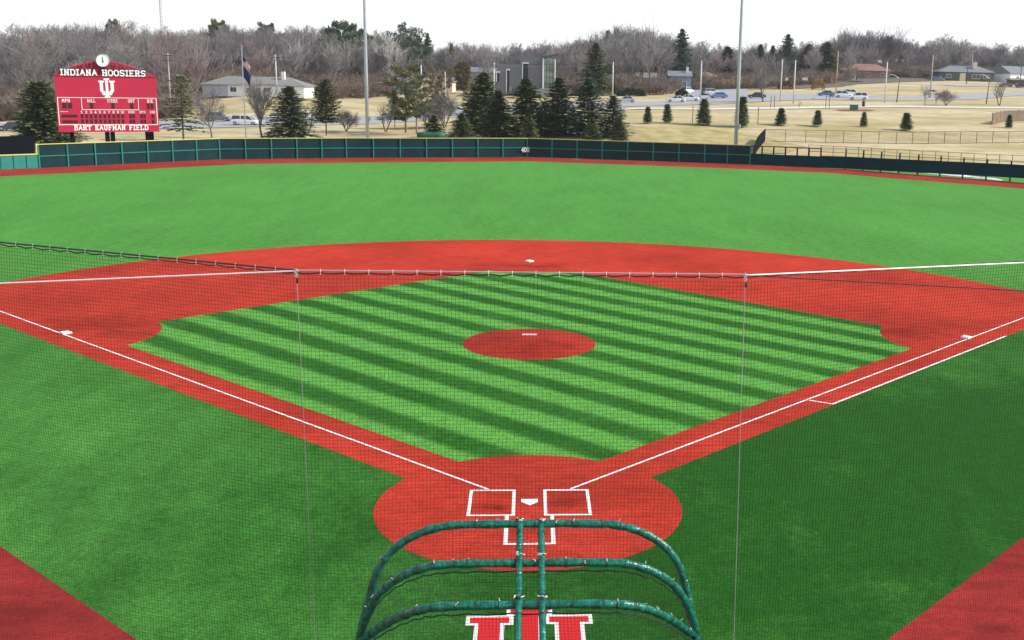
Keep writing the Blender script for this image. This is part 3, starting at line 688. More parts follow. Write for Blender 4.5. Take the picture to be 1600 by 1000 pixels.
# ================================================================== BATTING CAGE
root = thing('batting_cage', 'green padded batting cage with curved hoops standing behind home plate', 'batting cage', (0, -8.8, 0))
PZ = .9
prof = [
 ((0, 1.0), [(0, 2.25), (.7, 2.25), (1.35, 2.24), (1.6, 2.2), (1.86, 2.13), (2.1, 2.02), (2.33, 1.87), (2.52, 1.68), (2.66, 1.47), (2.75, 1.25), (2.82, 1.0), (2.89, .72), (2.98, .38), (3.06, 0)]),
 ((-.89/2.10, 1.904/2.10), [(0, 2.1), (.7, 2.11), (1.27, 2.1), (1.58, 2.08), (1.85, 2.0), (2.15, 1.84), (2.4, 1.62), (2.6, 1.36), (2.75, 1.05), (2.88, .68), (2.99, .32), (3.06, 0)]),
 ((-1.83/2.43, 1.6/2.43), [(0, 2.43), (.81, 2.45), (1.4, 2.42), (1.68, 2.32), (1.92, 2.12), (2.2, 1.75), (2.52, 1.2), (2.78, .6), (2.95, .25), (3.06, 0)]),
 ((-3.35/3.45, .8/3.45), [(0, 3.4), (.8, 3.42), (1.4, 3.3), (1.9, 2.95), (2.3, 2.4), (2.62, 1.7), (2.85, .95), (3.0, .4), (3.06, 0)])]
def smooth(P, n=3):
    for _ in range(n):
        Q = [P[0]]
        for a, b in zip(P[:-1], P[1:]): Q += [a*.75+b*.25, a*.25+b*.75]
        Q.append(P[-1]); P = Q
    return P
HO = []
for (dy, dz), pr_ in prof:
    h_ = [Vector((x, dy*s_, PZ+dz*s_)) for x, s_ in pr_]; full = [Vector((-p.x, p.y, p.z)) for p in h_[:0:-1]]+h_
    HO.append(smooth(full, 2))
rc = random.Random(5)
for k, P in enumerate(HO):
    rad = [.074*(1+.07*math.sin(i*1.3+k)+rc.uniform(-.05, .05)) for i in range(len(P))]
    hb_ = MB().tube(P, rad, 12); nb_ = len(hb_.f)
    # ties and lacing round the padding stay in the hoop's own mesh
    acc = 0
    for i in range(1, len(P)-1):
        acc += (P[i]-P[i-1]).length
        if acc > .30+rc.uniform(-.08, .08):
            acc = 0; t = (P[i+1]-P[i-1]).normalized(); e = t.cross(Vector((0, 0, 1))).normalized(); g_ = t.cross(e); a0_ = rc.uniform(0, 6.28); sl_ = rc.uniform(-.03, .03)
            wt_ = rc.random() < .5
            ring = [P[i]+(e*math.cos(a_)+g_*math.sin(a_))*(rad[i]+.005)+t*sl_*math.cos(a_) for a_ in [2*PI*q/12 for q in range(12)]]
            hb_.tube(ring, .0045, 4, closed=True, mi=2)
            if wt_:
                u0 = rc.uniform(-2.6, -.6); arc_ = [P[i]+(e*math.cos(a_)+g_*math.sin(a_))*(rad[i]+.008)+t*sl_*math.cos(a_) for a_ in [u0+rc.uniform(.1, .2)*q for q in range(4)]]
                hb_.tube(arc_, .008, 4, mi=1)
                if rc.random() < .6: hb_.tube([arc_[1], arc_[1]+Vector((rc.uniform(-.04, .04), rc.uniform(-.05, .02), .035))], .006, 4, mi=1)
    hb_.build('hoop', [M['pad'], M['tie'], M['blacktie']], root, True)
    if k: 
        low_ = [p+Vector((0, -.03, -.12-.035*abs(math.sin(i*.9+k)))) for i, p in enumerate(P[3:-3])]
        MB().tube(low_, .012, 5).build('net_edge_rope', M['rope'], root)
for s_ in (-1, 1):
    L_ = [Vector((s_*.188, .02, PZ+2.26)), Vector((s_*.188, -.45, 3.02)), Vector((s_*.19, -.89, 2.87)), Vector((s_*.19, -1.4, 2.74)), Vector((s_*.192, -1.83, 2.58)), Vector((s_*.195, -2.6, 2.28)), Vector((s_*.2, -3.3, 1.75)), Vector((s_*.2, -3.6, 1.2)), Vector((s_*.2, -3.65, .2))]
    L_ = smooth(L_, 2); rt_ = MB().tube(L_, [.058*(1+rc.uniform(-.06, .06)) for _ in L_], 10)
    for yy in (-.0, -.89, -1.83):
        zz = {0: 3.17, -.89: 2.90, -1.83: 2.58}[yy if yy else 0]
        for q in range(6): rt_.tube([(s_*.188+rc.uniform(-.09, .09), yy+rc.uniform(-.09, .06), zz+.07), (s_*.188+rc.uniform(-.09, .09), yy+rc.uniform(-.09, .06), zz+.055+rc.uniform(0, .05))], rc.uniform(.006, .014), 4, mi=1 if q < 4 else 2)
    for i in range(4, len(L_)-4, 3):
        t = (L_[i+1]-L_[i-1]).normalized(); e = Vector((1, 0, 0)); g_ = t.cross(e)
        rt_.tube([L_[i]+(e*math.cos(a_)+g_*math.sin(a_))*.069 for a_ in [2*PI*q/10 for q in range(10)]], .004, 4, closed=True, mi=2)
        if i % 2: rt_.tube([L_[i]+Vector((rc.uniform(-.05, .05), 0, .065)), L_[i]+Vector((rc.uniform(-.05, .05), rc.uniform(-.03, .03), .075))], .007, 4, mi=1)
    rt_.build('roof_tube', [M['pad'], M['tie'], M['blacktie']], root, True)
    # upright, side rail, wheel
    MB().tube([(s_*3.06, 0, PZ), (s_*3.08, 0, .25)], .07, 10).build('upright', M['pad'], root, True)
    MB().tube([(s_*3.08, .3, .25), (s_*3.08, -3.7, .25)], .05, 8).build('base_rail', M['pad'], root)
    wy = -3.2
    wh = MB().tube([(s_*3.2, wy, .25), (s_*3.3, wy, .25)], .25, 18).build('wheel', M['rubber'], root); MB().tube([(s_*3.31, wy, .25), (s_*3.33, wy, .25)], .11, 12).build('rim', M['rim'], wh)
    wh = MB().tube([(s_*3.2, .1, .2), (s_*3.28, .1, .2)], .2, 18).build('wheel', M['rubber'], root); MB().tube([(s_*3.29, .1, .2), (s_*3.31, .1, .2)], .09, 12).build('rim', M['rim'], wh)
MB().tube([(-3.08, -3.68, .25), (3.08, -3.68, .25)], .05, 8).build('rear_rail', M['pad'], root)
# netting stretched between the hoops
def resample(P, n):
    L = [0]
    for a, b in zip(P[:-1], P[1:]): L.append(L[-1]+(b-a).length)
    out = []
    for i in range(n+1):
        s_ = L[-1]*i/n; j = min(max(0, np.searchsorted(L, s_)-1), len(P)-2); f = (s_-L[j])/max(1e-6, L[j+1]-L[j]); out.append(P[j]+(P[j+1]-P[j])*f)
    return out
RH = [resample(P, 150) for P in HO]
mb = MB()
for k in range(3):
    A, B = RH[k], RH[k+1]; nr = int((A[75]-B[75]).length/.048)
    def Q(i, j): 
        f = j/nr; p = A[i]*(1-f)+B[i]*f; return p+Vector((0, 0, -.10*math.sin(PI*f)-.04))
    for i in range(0, 151): 
        if i % 2 and k == 9: continue
        mb.tube([Q(i, j) for j in range(0, nr+1, max(1, nr//3))], .0014, 3, caps=False)
    for j in range(1, nr): mb.tube([Q(i, j) for i in range(0, 151, 5)], .0014, 3, caps=False)
mb.build('cage_netting', M['net'], root)

# ================================================================== SCOREBOARD
P0 = at(174, 137.5); fac = math.atan2(P0.y, P0.x)-PI/2      # faces home plate
root = thing('scoreboard', 'large crimson baseball scoreboard with white trident, arched truss and round clock', 'scoreboard', (P0.x, P0.y, 0), fac)
SX = .0204; SZ = .0213; ZB = 2.93                # one tick of the survey grid in metres
bx = lambda x: (x-615)*SX
bz = lambda y: ZB+(735-y)*SZ
def brect(mb, x0, x1, y0, y1, y, th=.03, mi=0): mb.box(((bx(x0)+bx(x1))/2, y+th/2, (bz(y0)+bz(y1))/2), (abs(bx(x1)-bx(x0)), th, abs(bz(y0)-bz(y1))), 0, mi)
mb = MB(); mb.box((bx(617), .35, (bz(735)+bz(432))/2), (bx(890)-bx(342), .7, bz(432)-bz(735))); mb.build('panel', M['board'], root)
mb = MB(); mb.box((bx(617), .3, bz(428)), (bx(893)-bx(339), .8, .14)); mb.box((bx(617), .3, bz(738)), (bx(893)-bx(339), .8, .12)); mb.build('panel_trim', M['board'], root)
mb = MB()
brect(mb, 348, 886, 549, 552, -.02); brect(mb, 348, 352, 552, 698, -.02); brect(mb, 882, 886, 552, 698, -.02); brect(mb, 348, 886, 698, 702, -.02)
brect(mb, 474, 477, 552, 615, -.02); brect(mb, 782, 785, 552, 615, -.02); brect(mb, 474, 785, 615, 618, -.02); brect(mb, 358, 400, 627, 629, -.02)
mb.build('border_line', M['white'], root)
mb = MB()
for t_, x, W_ in (('MPH', 393, 40), ('BALL', 527, 42), ('STRIKE', 642, 56), ('OUT', 745, 34), ('H/E', 850, 32)): mb = MB(); lettering(mb, t_, bx(x), bz(575), W_*SX, 16*SZ, -.02, 1.1); mb.build('caption', M['white'], root)
for k in range(10): mb = MB(); lettering(mb, str(k+1), bx(472+24.5*k), bz(637), (9 if k < 9 else 15)*SX, 13*SZ, -.02, 1.0); mb.build('inning_number', M['white'], root)
for t_, x, W_ in (('RUNS', 743, 34), ('HITS', 803, 32), ('ERR', 860, 27)): mb = MB(); lettering(mb, t_, bx(x), bz(635), W_*SX, 12*SZ, -.02, 1.0); mb.build('caption', M['white'], root)
mb = MB()
def dwin(x0, x1, y0, y1, nm='digit_window'): mb = MB(); brect(mb, x0, x1, y0, y1, -.015); mb.build(nm, M['board_dk'], root)
for x0, x1 in ((372, 396), (402, 425), (519, 537), (634, 652), (737, 755), (829, 846), (850, 867)): dwin(x0, x1, 580, 611)
for y0, y1 in ((641, 664), (671, 693)):
    for k in range(10): dwin(465+24.5*k, 480+24.5*k, y0, y1)
    for x0 in (729, 746, 789, 806, 852): dwin(x0, x0+(14 if x0 < 850 else 16), y0, y1)
dwin(364, 448, 645, 660, 'message_bar'); dwin(366, 450, 676, 691, 'message_bar')
mb = MB(); lettering(mb, 'BART KAUFMAN FIELD', bx(628), bz(729), 400*SX, 24*SZ, -.03, 1.35, depth=.05); mb.build('field_name', M['white'], root)
mb = MB(); lettering(mb, 'INDIANA HOOSIERS', bx(604), bz(427), 455*SX, 29*SZ, -.06, 1.3, grow=.07, depth=.04); mb.build('team_name_outline', M['ink'], root)
mb = MB(); lettering(mb, 'INDIANA HOOSIERS', bx(604), bz(427), 455*SX, 29*SZ, -.10, 1.35, depth=.03); mb.build('team_name', M['white'], root)
mb = MB()
for k, q in enumerate(emblem_quads(.012)):
    SC = 87*SX; zz = bz(548); f = [(bx(617)+x*SC, zz+y*SC*.98) for x, y in q]; yy = -.03-.0006*k
    mb.add([(a, yy, b) for a, b in f]+[(a, yy+.03, b) for a, b in f], [tuple(range(len(f)))]+[(i, (i+1) % len(f), len(f)+(i+1) % len(f), len(f)+i) for i in range(len(f))])
mb.build('trident_emblem', M['white'], root)
# arched truss
mb = MB(); AR = []
for i in range(25):
    f = i/24*2-1; x = bx(610)+f*(bx(868)-bx(345))/2; z_ = bz(425)+(1-abs(f)**1.9)*(bz(352)-bz(425)); AR.append((x, z_))
for i in range(24):
    a, b = AR[i], AR[i+1]
    for yy in (.08, .6): mb.tube([(a[0], yy, a[1]), (b[0], yy, b[1])], .07, 6)
    for yy in (.08, .6): mb.tube([(a[0], yy, a[1]), (a[0], yy, bz(432))], .04, 5)
    if i % 2: mb.tube([(a[0], .08, a[1]), (b[0], .08, bz(430))], .04, 5)
    else: mb.tube([(a[0], .08, bz(430)), (b[0], .08, b[1])], .04, 5)
mb.build('arched_truss', M['board'], root)
mb = MB()
for i in range(24):
    a, b = AR[i], AR[i+1]; mb.add([(a[0], .34, bz(432)), (b[0], .34, bz(432)), (b[0], .34, b[1]-.05), (a[0], .34, a[1]-.05), (a[0], .38, bz(432)), (b[0], .38, bz(432)), (b[0], .38, b[1]-.05), (a[0], .38, a[1]-.05)], [(0, 1, 2, 3), (7, 6, 5, 4)])
mb.build('truss_backing', mat('truss_mesh_red', (.30, .02, .04), .7), root)
ck = MB().tube([(bx(604), -.2, bz(345)), (bx(604), .05, bz(345))], .72, 28).build('clock', M['white'], root)
mb = MB(); mb.tube([(bx(604)+.72*math.cos(2*PI*i/28), -.21, bz(345)+.72*math.sin(2*PI*i/28)) for i in range(28)], .045, 6, closed=True); mb.build('clock_rim', M['steel'], ck)
mb = MB(); mb.box((bx(604), -.23, bz(345)+.2), (.07, .02, .45)); mb.box((bx(604)+.03, -.235, bz(345)-.12), (.10, .02, .3)); mb.build('clock_hand', M['ink'], ck)
MB().box((bx(604), .1, bz(400)), (.12, .12, 1.6)).build('clock_post', M['ink'], root)
for x in (412, 603, 632, 826, 848): MB().box((bx(x), .5, ZB/2), (.5, .4, ZB)).build('post', M['black'], root)

# ================================================================== POLES
def tall_pole(x, d, ytop, label, h=31, r0=.26, r1=.15):
    p = at(x, d); root = thing('light_pole', label, 'light pole', p, 0, 'stadium light poles')
    MB().tube([(0, 0, 0), (0, 0, h*.33), (0, 0, h*.66), (0, 0, h)], [r0, r0*.85, (r0+r1)/2*.85, r1], 14).build('shaft', M['steel'], root, True)
    MB().tube([(0, 0, 0), (0, 0, .15)], r0+.2, 14).build('base_plate', M['steel'], root)
    MB().box((r0+.12, -.1, 4.4), (.3, .25, .6)).build('junction_box', M['steel'], root)
    mb = MB()
    for k in range(3): mb.box((0, 0, h-.3-k*1.1), (4.2, .12, .12))
    mb.build('crossarm', M['steel'], root)
    mb = MB()
    for k in range(3):
        for q in range(5): mb.tube([(-1.9+q*.95, -.1, h-.55-k*1.1), (-1.9+q*.95, -.5, h-.75-k*1.1)], [.12, .27], 10)
    mb.build('floodlight', M['steel'], root)
tall_pole(575, 153, 0, 'tall grey stadium light pole left of the 400 mark, beside the pines')
tall_pole(1148.5, 149, 0, 'tall grey stadium light pole standing right of the 400 mark')
# flag pole
p = at(385, 154); root = thing('flagpole', 'white flagpole rising from behind the fence right of the scoreboard', 'flagpole', p)
zt_ = zrow(375, 73, 154)-p.z
MB().tube([(0, 0, 0), (0, 0, zt_)], [.11, .06], 10).build('pole', M['pole_white'], root, True)
mb = MB(); mb.tube([(0, 0, zt_-.03), (0, 0, zt_+.08), (0, 0, zt_+.2)], [.05, .13, .03], 10); mb.build('finial', M['pole_white'], root, True)
def flag(name, z0, L, H, mats, label, stripes):
    mb = MB(); n, m_ = 14, 12
    for i in range(n+1):
        for j in range(m_+1):
            f = i/n; g_ = j/m_; x = .08+f*L*.42*(1-.2*g_); z_ = z0-g_*H-f*L*.62*(.5+.5*f); y = .16*math.sin(f*8+g_*2)*f+.1*math.sin(g_*5+f*3)*f
            mb.v.append((x, y, z_))
    for i in range(n):
        for j in range(m_):
            a = i*(m_+1)+j; mb.f.append((a, a+1, a+m_+2, a+m_+1))
            if stripes: mi = 2 if (i < 6 and j < 6) else (0 if j % 2 == 0 else 1)
            else: mi = 0
            mb.mi.append(mi)
    o = mb.build(name, mats, None, True, loc=p, rz=-.05); tag(o, label, 'flag')
flag('flag', zrow(376, 88, 154)-p.z, 2.2, 1.1, [M['clothred'], M['clothwhite'], M['clothblue']], 'red and white striped flag hanging limp, upper of two on the pole', True)
flag('flag', zrow(378, 103, 154)-p.z, 2.2, 1.5, [M['clothblue'], M['clothwhite'], M['clothblue']], 'dark navy flag hanging limp below the striped flag', False)
# utility poles
def util_pole(x, d, rtop, rbot, label, arms=1, m_='wood_pole', lean=0.0, lamp=0):
    p = at(x, d); h = zrow(x, rtop, d)-p.z; root = thing('utility_pole', label, 'utility pole', p, -YAW, 'utility poles along the road')
    MB().tube([(0, 0, 0), (lean*h, 0, h)], [.17, .12], 8).build('pole', M[m_], root, True)
    if arms:
        mb = MB()
        for k in range(arms): mb.box((lean*h, -.15, h-.5-k*1.0), (2.2, .1, .13))
        mb.build('crossarm', M['darkwood'], root)
        mb = MB()
        for q in (-.95, -.4, .4, .95): mb.tube([(q+lean*h, -.15, h-.45), (q+lean*h, -.15, h-.2)], .06, 6)
        mb.build('insulator', M['steel'], root)
    if lamp:
        MB().tube([(lean*h, 0, h-.3), (lamp*1.4, -.2, h+.3), (lamp*2.8, -.3, h+.5)], .05, 6).build('lamp_arm', M['steel'], root)
        MB().box((lamp*3.0, -.3, h+.47), (.8, .3, .16)).build('lamp_head', M['steel'], root)
    return p, h
UP = [(268, 232, 83, 0, 'wooden utility pole with crossarms behind the scoreboard\'s right edge', 2, 'wood_pole', 0, 0),
      (433, 262, 86, 0, 'pale thin utility pole behind the white ranch house roof', 1, 'pole_white', 0, 0),
      (659, 262, 95, 0, 'white utility pole behind the pair of pines', 0, 'pole_white', 0, 0),
      (696, 236, 112, 0, 'slim pole beside the bare saplings right of the pines', 0, 'wood_pole', 0, 0),
      (772, 262, 98, 0, 'utility pole with a crossarm in front of the grey building', 1, 'pole_white', 0, 0),
      (957, 284, 97, 0, 'plain utility pole right of the big dark cedar', 0, 'pole_white', 0, 0),
      (1094, 270, 95, 0, 'plain white utility pole left of the right light pole', 0, 'pole_white', 0, 0),
      (1219, 262, 93, 0, 'left one of two close pale poles beside the bare roadside tree', 0, 'pole_white', 0, 0),
      (1239.5, 254, 94, 0, 'right one of two close pale poles beside the bare roadside tree', 0, 'pole_white', 0, 0),
      (1306, 330, 80, 0, 'pale pole below the tall bare tree at the junction', 0, 'wood_pole', 0, 0),
      (1382, 258, 97, 0, 'pale pole standing left of the curved street lamp', 0, 'pole_white', 0, 0),
      (1453, 300, 86, 0, 'weathered pole between the lamp and the small saplings', 0, 'wood_pole', 0, 0),
      (1510, 410, 82, 0, 'dark pole rising in front of the tan house', 1, 'darkwood', 0, 0),
      (1516.5, 440, 80, 0, 'pale pole just behind the tan house roof', 1, 'wood_pole', 0, 0),
      (1593, 392, 102, 0, 'dark pole at the far right above the hillside cars', 1, 'darkwood', 0, 0),
      (1338, 420, 104, 0, 'thin dark pole in front of the red-roofed houses', 1, 'darkwood', 0, 0)]
UPP = {}
for (x, d, rt, _, lb, ar, m_, ln, lp) in UP:
    UPP[x] = util_pole(x, d, rt, 0, lb, ar, m_, ln, lp)
for (x, d, rt, lb, ln, lp) in ((1401, 262, 121, 'street lamp with an arm reaching left beside the pale pole', .03, -1), (1541, 266, 121, 'street lamp standing left of the forked bare tree', .04, -1)):
    p = at(x, d); h = zrow(x, rt, d)-p.z; r_ = thing('street_lamp', lb, 'street lamp', p, -YAW, 'street lamps on the verge')
    MB().tube([(0, 0, 0), (.3, 0, h)], [.13, .08], 8).build('pole', M['darkwood'], r_, True)
    MB().tube([(.3, 0, h-.3), (-.5, -.1, h+.2), (-1.3, -.1, h+.6)], .05, 6).build('lamp_arm', M['steel'], r_)
    MB().box((-1.6, -.1, h+.62), (.8, .3, .15)).build('lamp_head', M['pole_white'], r_)
def wire(a, b, sag, lb):
    pts = []
    for i in range(25):
        f = i/24; q = Vector(a).lerp(Vector(b), f); q.z -= sag*4*f*(1-f); pts.append(q)
    tag(MB().tube(pts, .028, 4).build('overhead_wire', M['wire']), lb, 'wire', 'overhead wires along the road')
def top(x, dz=-.35):
    p, h = UPP[x]; return Vector((p.x, p.y, p.z+h+dz))
aL = at(-60, 228); wire((aL.x, aL.y, 16.5), top(268), .6, 'wire running left from the crossarm pole behind the scoreboard')
wire(top(268), top(433), .7, 'wire strung between the scoreboard pole and the ranch house pole')
wire(top(433), top(659), .6, 'wire strung from the ranch house to the pines')
wire(top(659), top(772), .4, 'wire crossing above the pines towards the grey building')
wire(top(772), top(957), .7, 'upper wire crossing in front of the grey building'); wire(top(957), top(1094), .7, 'wire from the cedar towards the right light pole')
wire(top(772, -6.5), top(957, -3.5), .6, 'lower wire rising past the glass tower')
wire(top(1094), top(1219, -1), .8, 'wire between the poles behind the right light pole')
aR = at(1390, 300); wire(top(1382), (aR.x-14, aR.y+70, 14), .5, 'short wire leading left off the pole by the street lamp')
# traffic signals on a span wire
pa, ha = UPP[1094]; pb, hb = UPP[1306]
wa = Vector((pa.x, pa.y, zrow(1094, 119, 270))); wb = Vector((pb.x, pb.y, zrow(1306, 119, 330)))
wire(wa, wb, .25, 'span wire carrying the traffic signals over the junction')
def along_span(x):
    for i in range(400):
        q = wa.lerp(wb, i/399); v = np.array(q)-CAM; c_ = CX+FOC*(v@RV)/(v@FV)
        if c_ >= x: return q-Vector((0, 0, .25*4*(i/399)*(1-i/399)))
    return wb
proto = None
for x, lb in ((1131, 'yellow traffic signal just left of the right light pole'), (1145, 'yellow traffic signal hidden partly by the right light pole'), (1158.5, 'yellow traffic signal just right of the right light pole'), (1174, 'yellow traffic signal left of the green street sign'),
              (1285, 'yellow traffic signal third from the junction\'s right pole'), (1300, 'yellow traffic signal left of the junction\'s pale pole'), (1312, 'yellow traffic signal at the right end of the span wire')):
    q = along_span(x)
    if proto is None:
        proto = thing('traffic_signal', lb, 'traffic signal', q, -YAW, 'traffic signals on the span wire')
        MB().box((0, 0, -1.0), (.42, .35, 1.25)).build('housing', M['signal'], proto); MB().tube([(0, 0, 0), (0, 0, -.4)], .03, 5).build('hanger', M['wire'], proto)
        mb = MB(); [mb.tube([(0, -.18, -.62-k*.38), (0, -.28, -.62-k*.38)], .13, 10) for k in range(3)]; mb.build('lens', M['ink'], proto)
    else: copy_tree(proto, q, -YAW, label=lb)
for x, m_, W_, lb in ((1206, 'signgreen', 1.4, 'green street name sign hanging over the junction'), (1229, 'pole_white', .7, 'small white sign hanging between the two close poles'), (1258, 'pole_white', 1.5, 'wide white sign hanging on the span wire')):
    q = along_span(x); r_ = thing('hanging_sign', lb, 'sign', q, -YAW, 'signs hanging over the junction')
    MB().box((0, 0, -.55), (W_, .05, .75)).build('sign_plate', M[m_], r_); MB().tube([(0, .02, 0), (0, .02, -.2)], .03, 5).build('hanger', M['wire'], r_)
# distant mast
p = at(255, 620); h = 75; root = thing('radio_mast', 'thin radio mast rising above the woods behind the scoreboard', 'mast', p)
mb = MB()
for k in range(3): a = 2*PI*k/3; mb.tube([(.7*math.cos(a), .7*math.sin(a), 0), (.55*math.cos(a), .55*math.sin(a), h)], .12, 5)
mb.build('mast_leg', M['steel'], root)
mb = MB()
for i in range(36):
    for k in range(3):
        a = 2*PI*k/3; b = 2*PI*(k+1)/3; mb.tube([(.65*math.cos(a), .65*math.sin(a), i*h/36), (.65*math.cos(b), .65*math.sin(b), (i+1)*h/36)], .05, 4)
mb.build('bracing', M['steel'], root)

# ================================================================== BANK FENCES, BOX, TARP
root = thing('chain_link_fence', 'low chain link fence with brown posts across the grassy bank', 'fence')
CL = [at(x, d) for x, d in ((1195, 168), (1290, 169), (1400, 171), (1500, 173), (1600, 176), (1720, 180))]
CP = along([q[:2] for q in CL], 2.85)
Z = [float(terr(p.x, p.y)) for p in CP]
for p, z_ in zip(CP, Z): MB().tube([(p.x, p.y, z_), (p.x, p.y, z_+1.85)], .045, 6).build('post', M['darkwood'], root)
MB().tube([(p.x, p.y, z_+1.83) for p, z_ in zip(CP, Z)], .035, 5).build('top_rail', M['darkwood'], root)
MB().tube([(p.x, p.y, z_+.1) for p, z_ in zip(CP, Z)], .035, 5).build('bottom_rail', M['darkwood'], root)
mb = MB()
for (p, z0_), (q, z1_) in zip(zip(CP, Z), list(zip(CP, Z))[1:]):
    L = (q-p).length; n = int((L)/.16)
    for k in range(-9, n):
        for s_ in (1, -1):
            f0, f1 = k*.16/L, (k*.16+1.7)/L; za, zb_ = .1, 1.8
            if f0 < 0: za += (-f0*L); f0 = 0
            if f1 > 1: zb_ -= (f1-1)*L; f1 = 1
            if s_ < 0: a_, b_ = (f0, za), (f1, zb_); a_ = (f0, 1.9-za); b_ = (f1, 1.9-zb_)
            else: a_, b_ = (f0, za), (f1, zb_)
            A = p.lerp(q, a_[0]); B = p.lerp(q, b_[0]); mb.add([(A.x, A.y, z0_+(z1_-z0_)*a_[0]+a_[1]-.006), (B.x, B.y, z0_+(z1_-z0_)*b_[0]+b_[1]-.006), (B.x, B.y, z0_+(z1_-z0_)*b_[0]+b_[1]+.006), (A.x, A.y, z0_+(z1_-z0_)*a_[0]+a_[1]+.006)], [(0, 1, 2, 3)])
mb.build('chain_mesh', M['darkwood'], root)
root = thing('dark_screen_fence', 'short black screened fence climbing the bank beside the open-topped wall', 'fence')
DP = [at(1176+19*k/9, 147.5+20.5*k/9) for k in range(10)]
mb = MB()
for a, b in zip(DP[:-1], DP[1:]):
    mb.add([(a.x, a.y, a.z-.3), (b.x, b.y, b.z-.3), (b.x, b.y, b.z+1.95), (a.x, a.y, a.z+1.95), (a.x+.05, a.y, a.z-.3), (b.x+.05, b.y, b.z-.3), (b.x+.05, b.y, b.z+1.95), (a.x+.05, a.y, a.z+1.95)], [(0, 1, 2, 3), (7, 6, 5, 4), (3, 2, 6, 7)])
mb.build('screen', M['black'], root)
for p in DP[::3]: MB().tube([(p.x, p.y, p.z), (p.x, p.y, p.z+1.9)], .05, 6).build('post', M['black'], root)
root = thing('board_fence', 'brown vertical board fence at the right edge of the bank', 'fence')
WP = along([at(1550, 200)[:2], at(1570, 207)[:2], at(1640, 216)[:2], at(1720, 224)[:2]], .42)
mb = MB(); mp = MB()
for i, (a, b) in enumerate(zip(WP[:-1], WP[1:])):
    z_ = float(terr(a.x, a.y)); t = (b-a).normalized(); c_ = (a+b)/2; mb.box((c_.x, c_.y, z_+1.0+.02*math.sin(i*3)), ((b-a).length-.03, .03, 2.0), math.atan2(t.y, t.x))
    if i % 6 == 0: MB().box((a.x, a.y+.08, z_+1.05), (.12, .12, 2.1)).build('post', M['darkwood'], root)
mb.build('board', M['brownwood'], root)
p = at(674, 156); root = thing('tarp_roll', 'long green tarpaulin roll lying behind the outfield fence', 'tarp', p, -YAW)
MB().tube([(-1.9, 0, 1.35+.5), (-.9, 0, 1.87), (0, 0, 1.85), (1, 0, 1.87), (1.9, 0, 1.85)], [.42, .45, .44, .46, .43], 14).build('roll', M['tarp'], root, True)
for x in (-1.3, 1.3): MB().box((x, 0, .75), (.12, .8, 1.5)).build('stand', M['tarp'], root)
p = at(1334, 226); root = thing('utility_box', 'dark teal utility cabinet on the red mulch bed', 'utility box', p, -YAW)
MB().box((0, 0, .55), (1.5, 1.1, 1.1)).build('cabinet', M['utilgreen'], root); MB().box((0, -.02, 1.13), (1.6, 1.2, .07)).build('lid', M['utilgreen'], root); MB().box((-.02, -.565, .5), (.02, .02, .8)).build('door_seam', M['ink'], root)
p = at(1349, 240); root = thing('litter_bin', 'dark litter bin beside the path near the mulch bed', 'litter bin', p)
MB().tube([(0, 0, 0), (0, 0, 1.0)], [.3, .34], 12).build('bin', M['ink'], root, True); MB().tube([(0, 0, 1.0), (0, 0, 1.1), (0, 0, 1.3)], [.36, .34, .12], 12).build('lid', M['ink'], root, True)

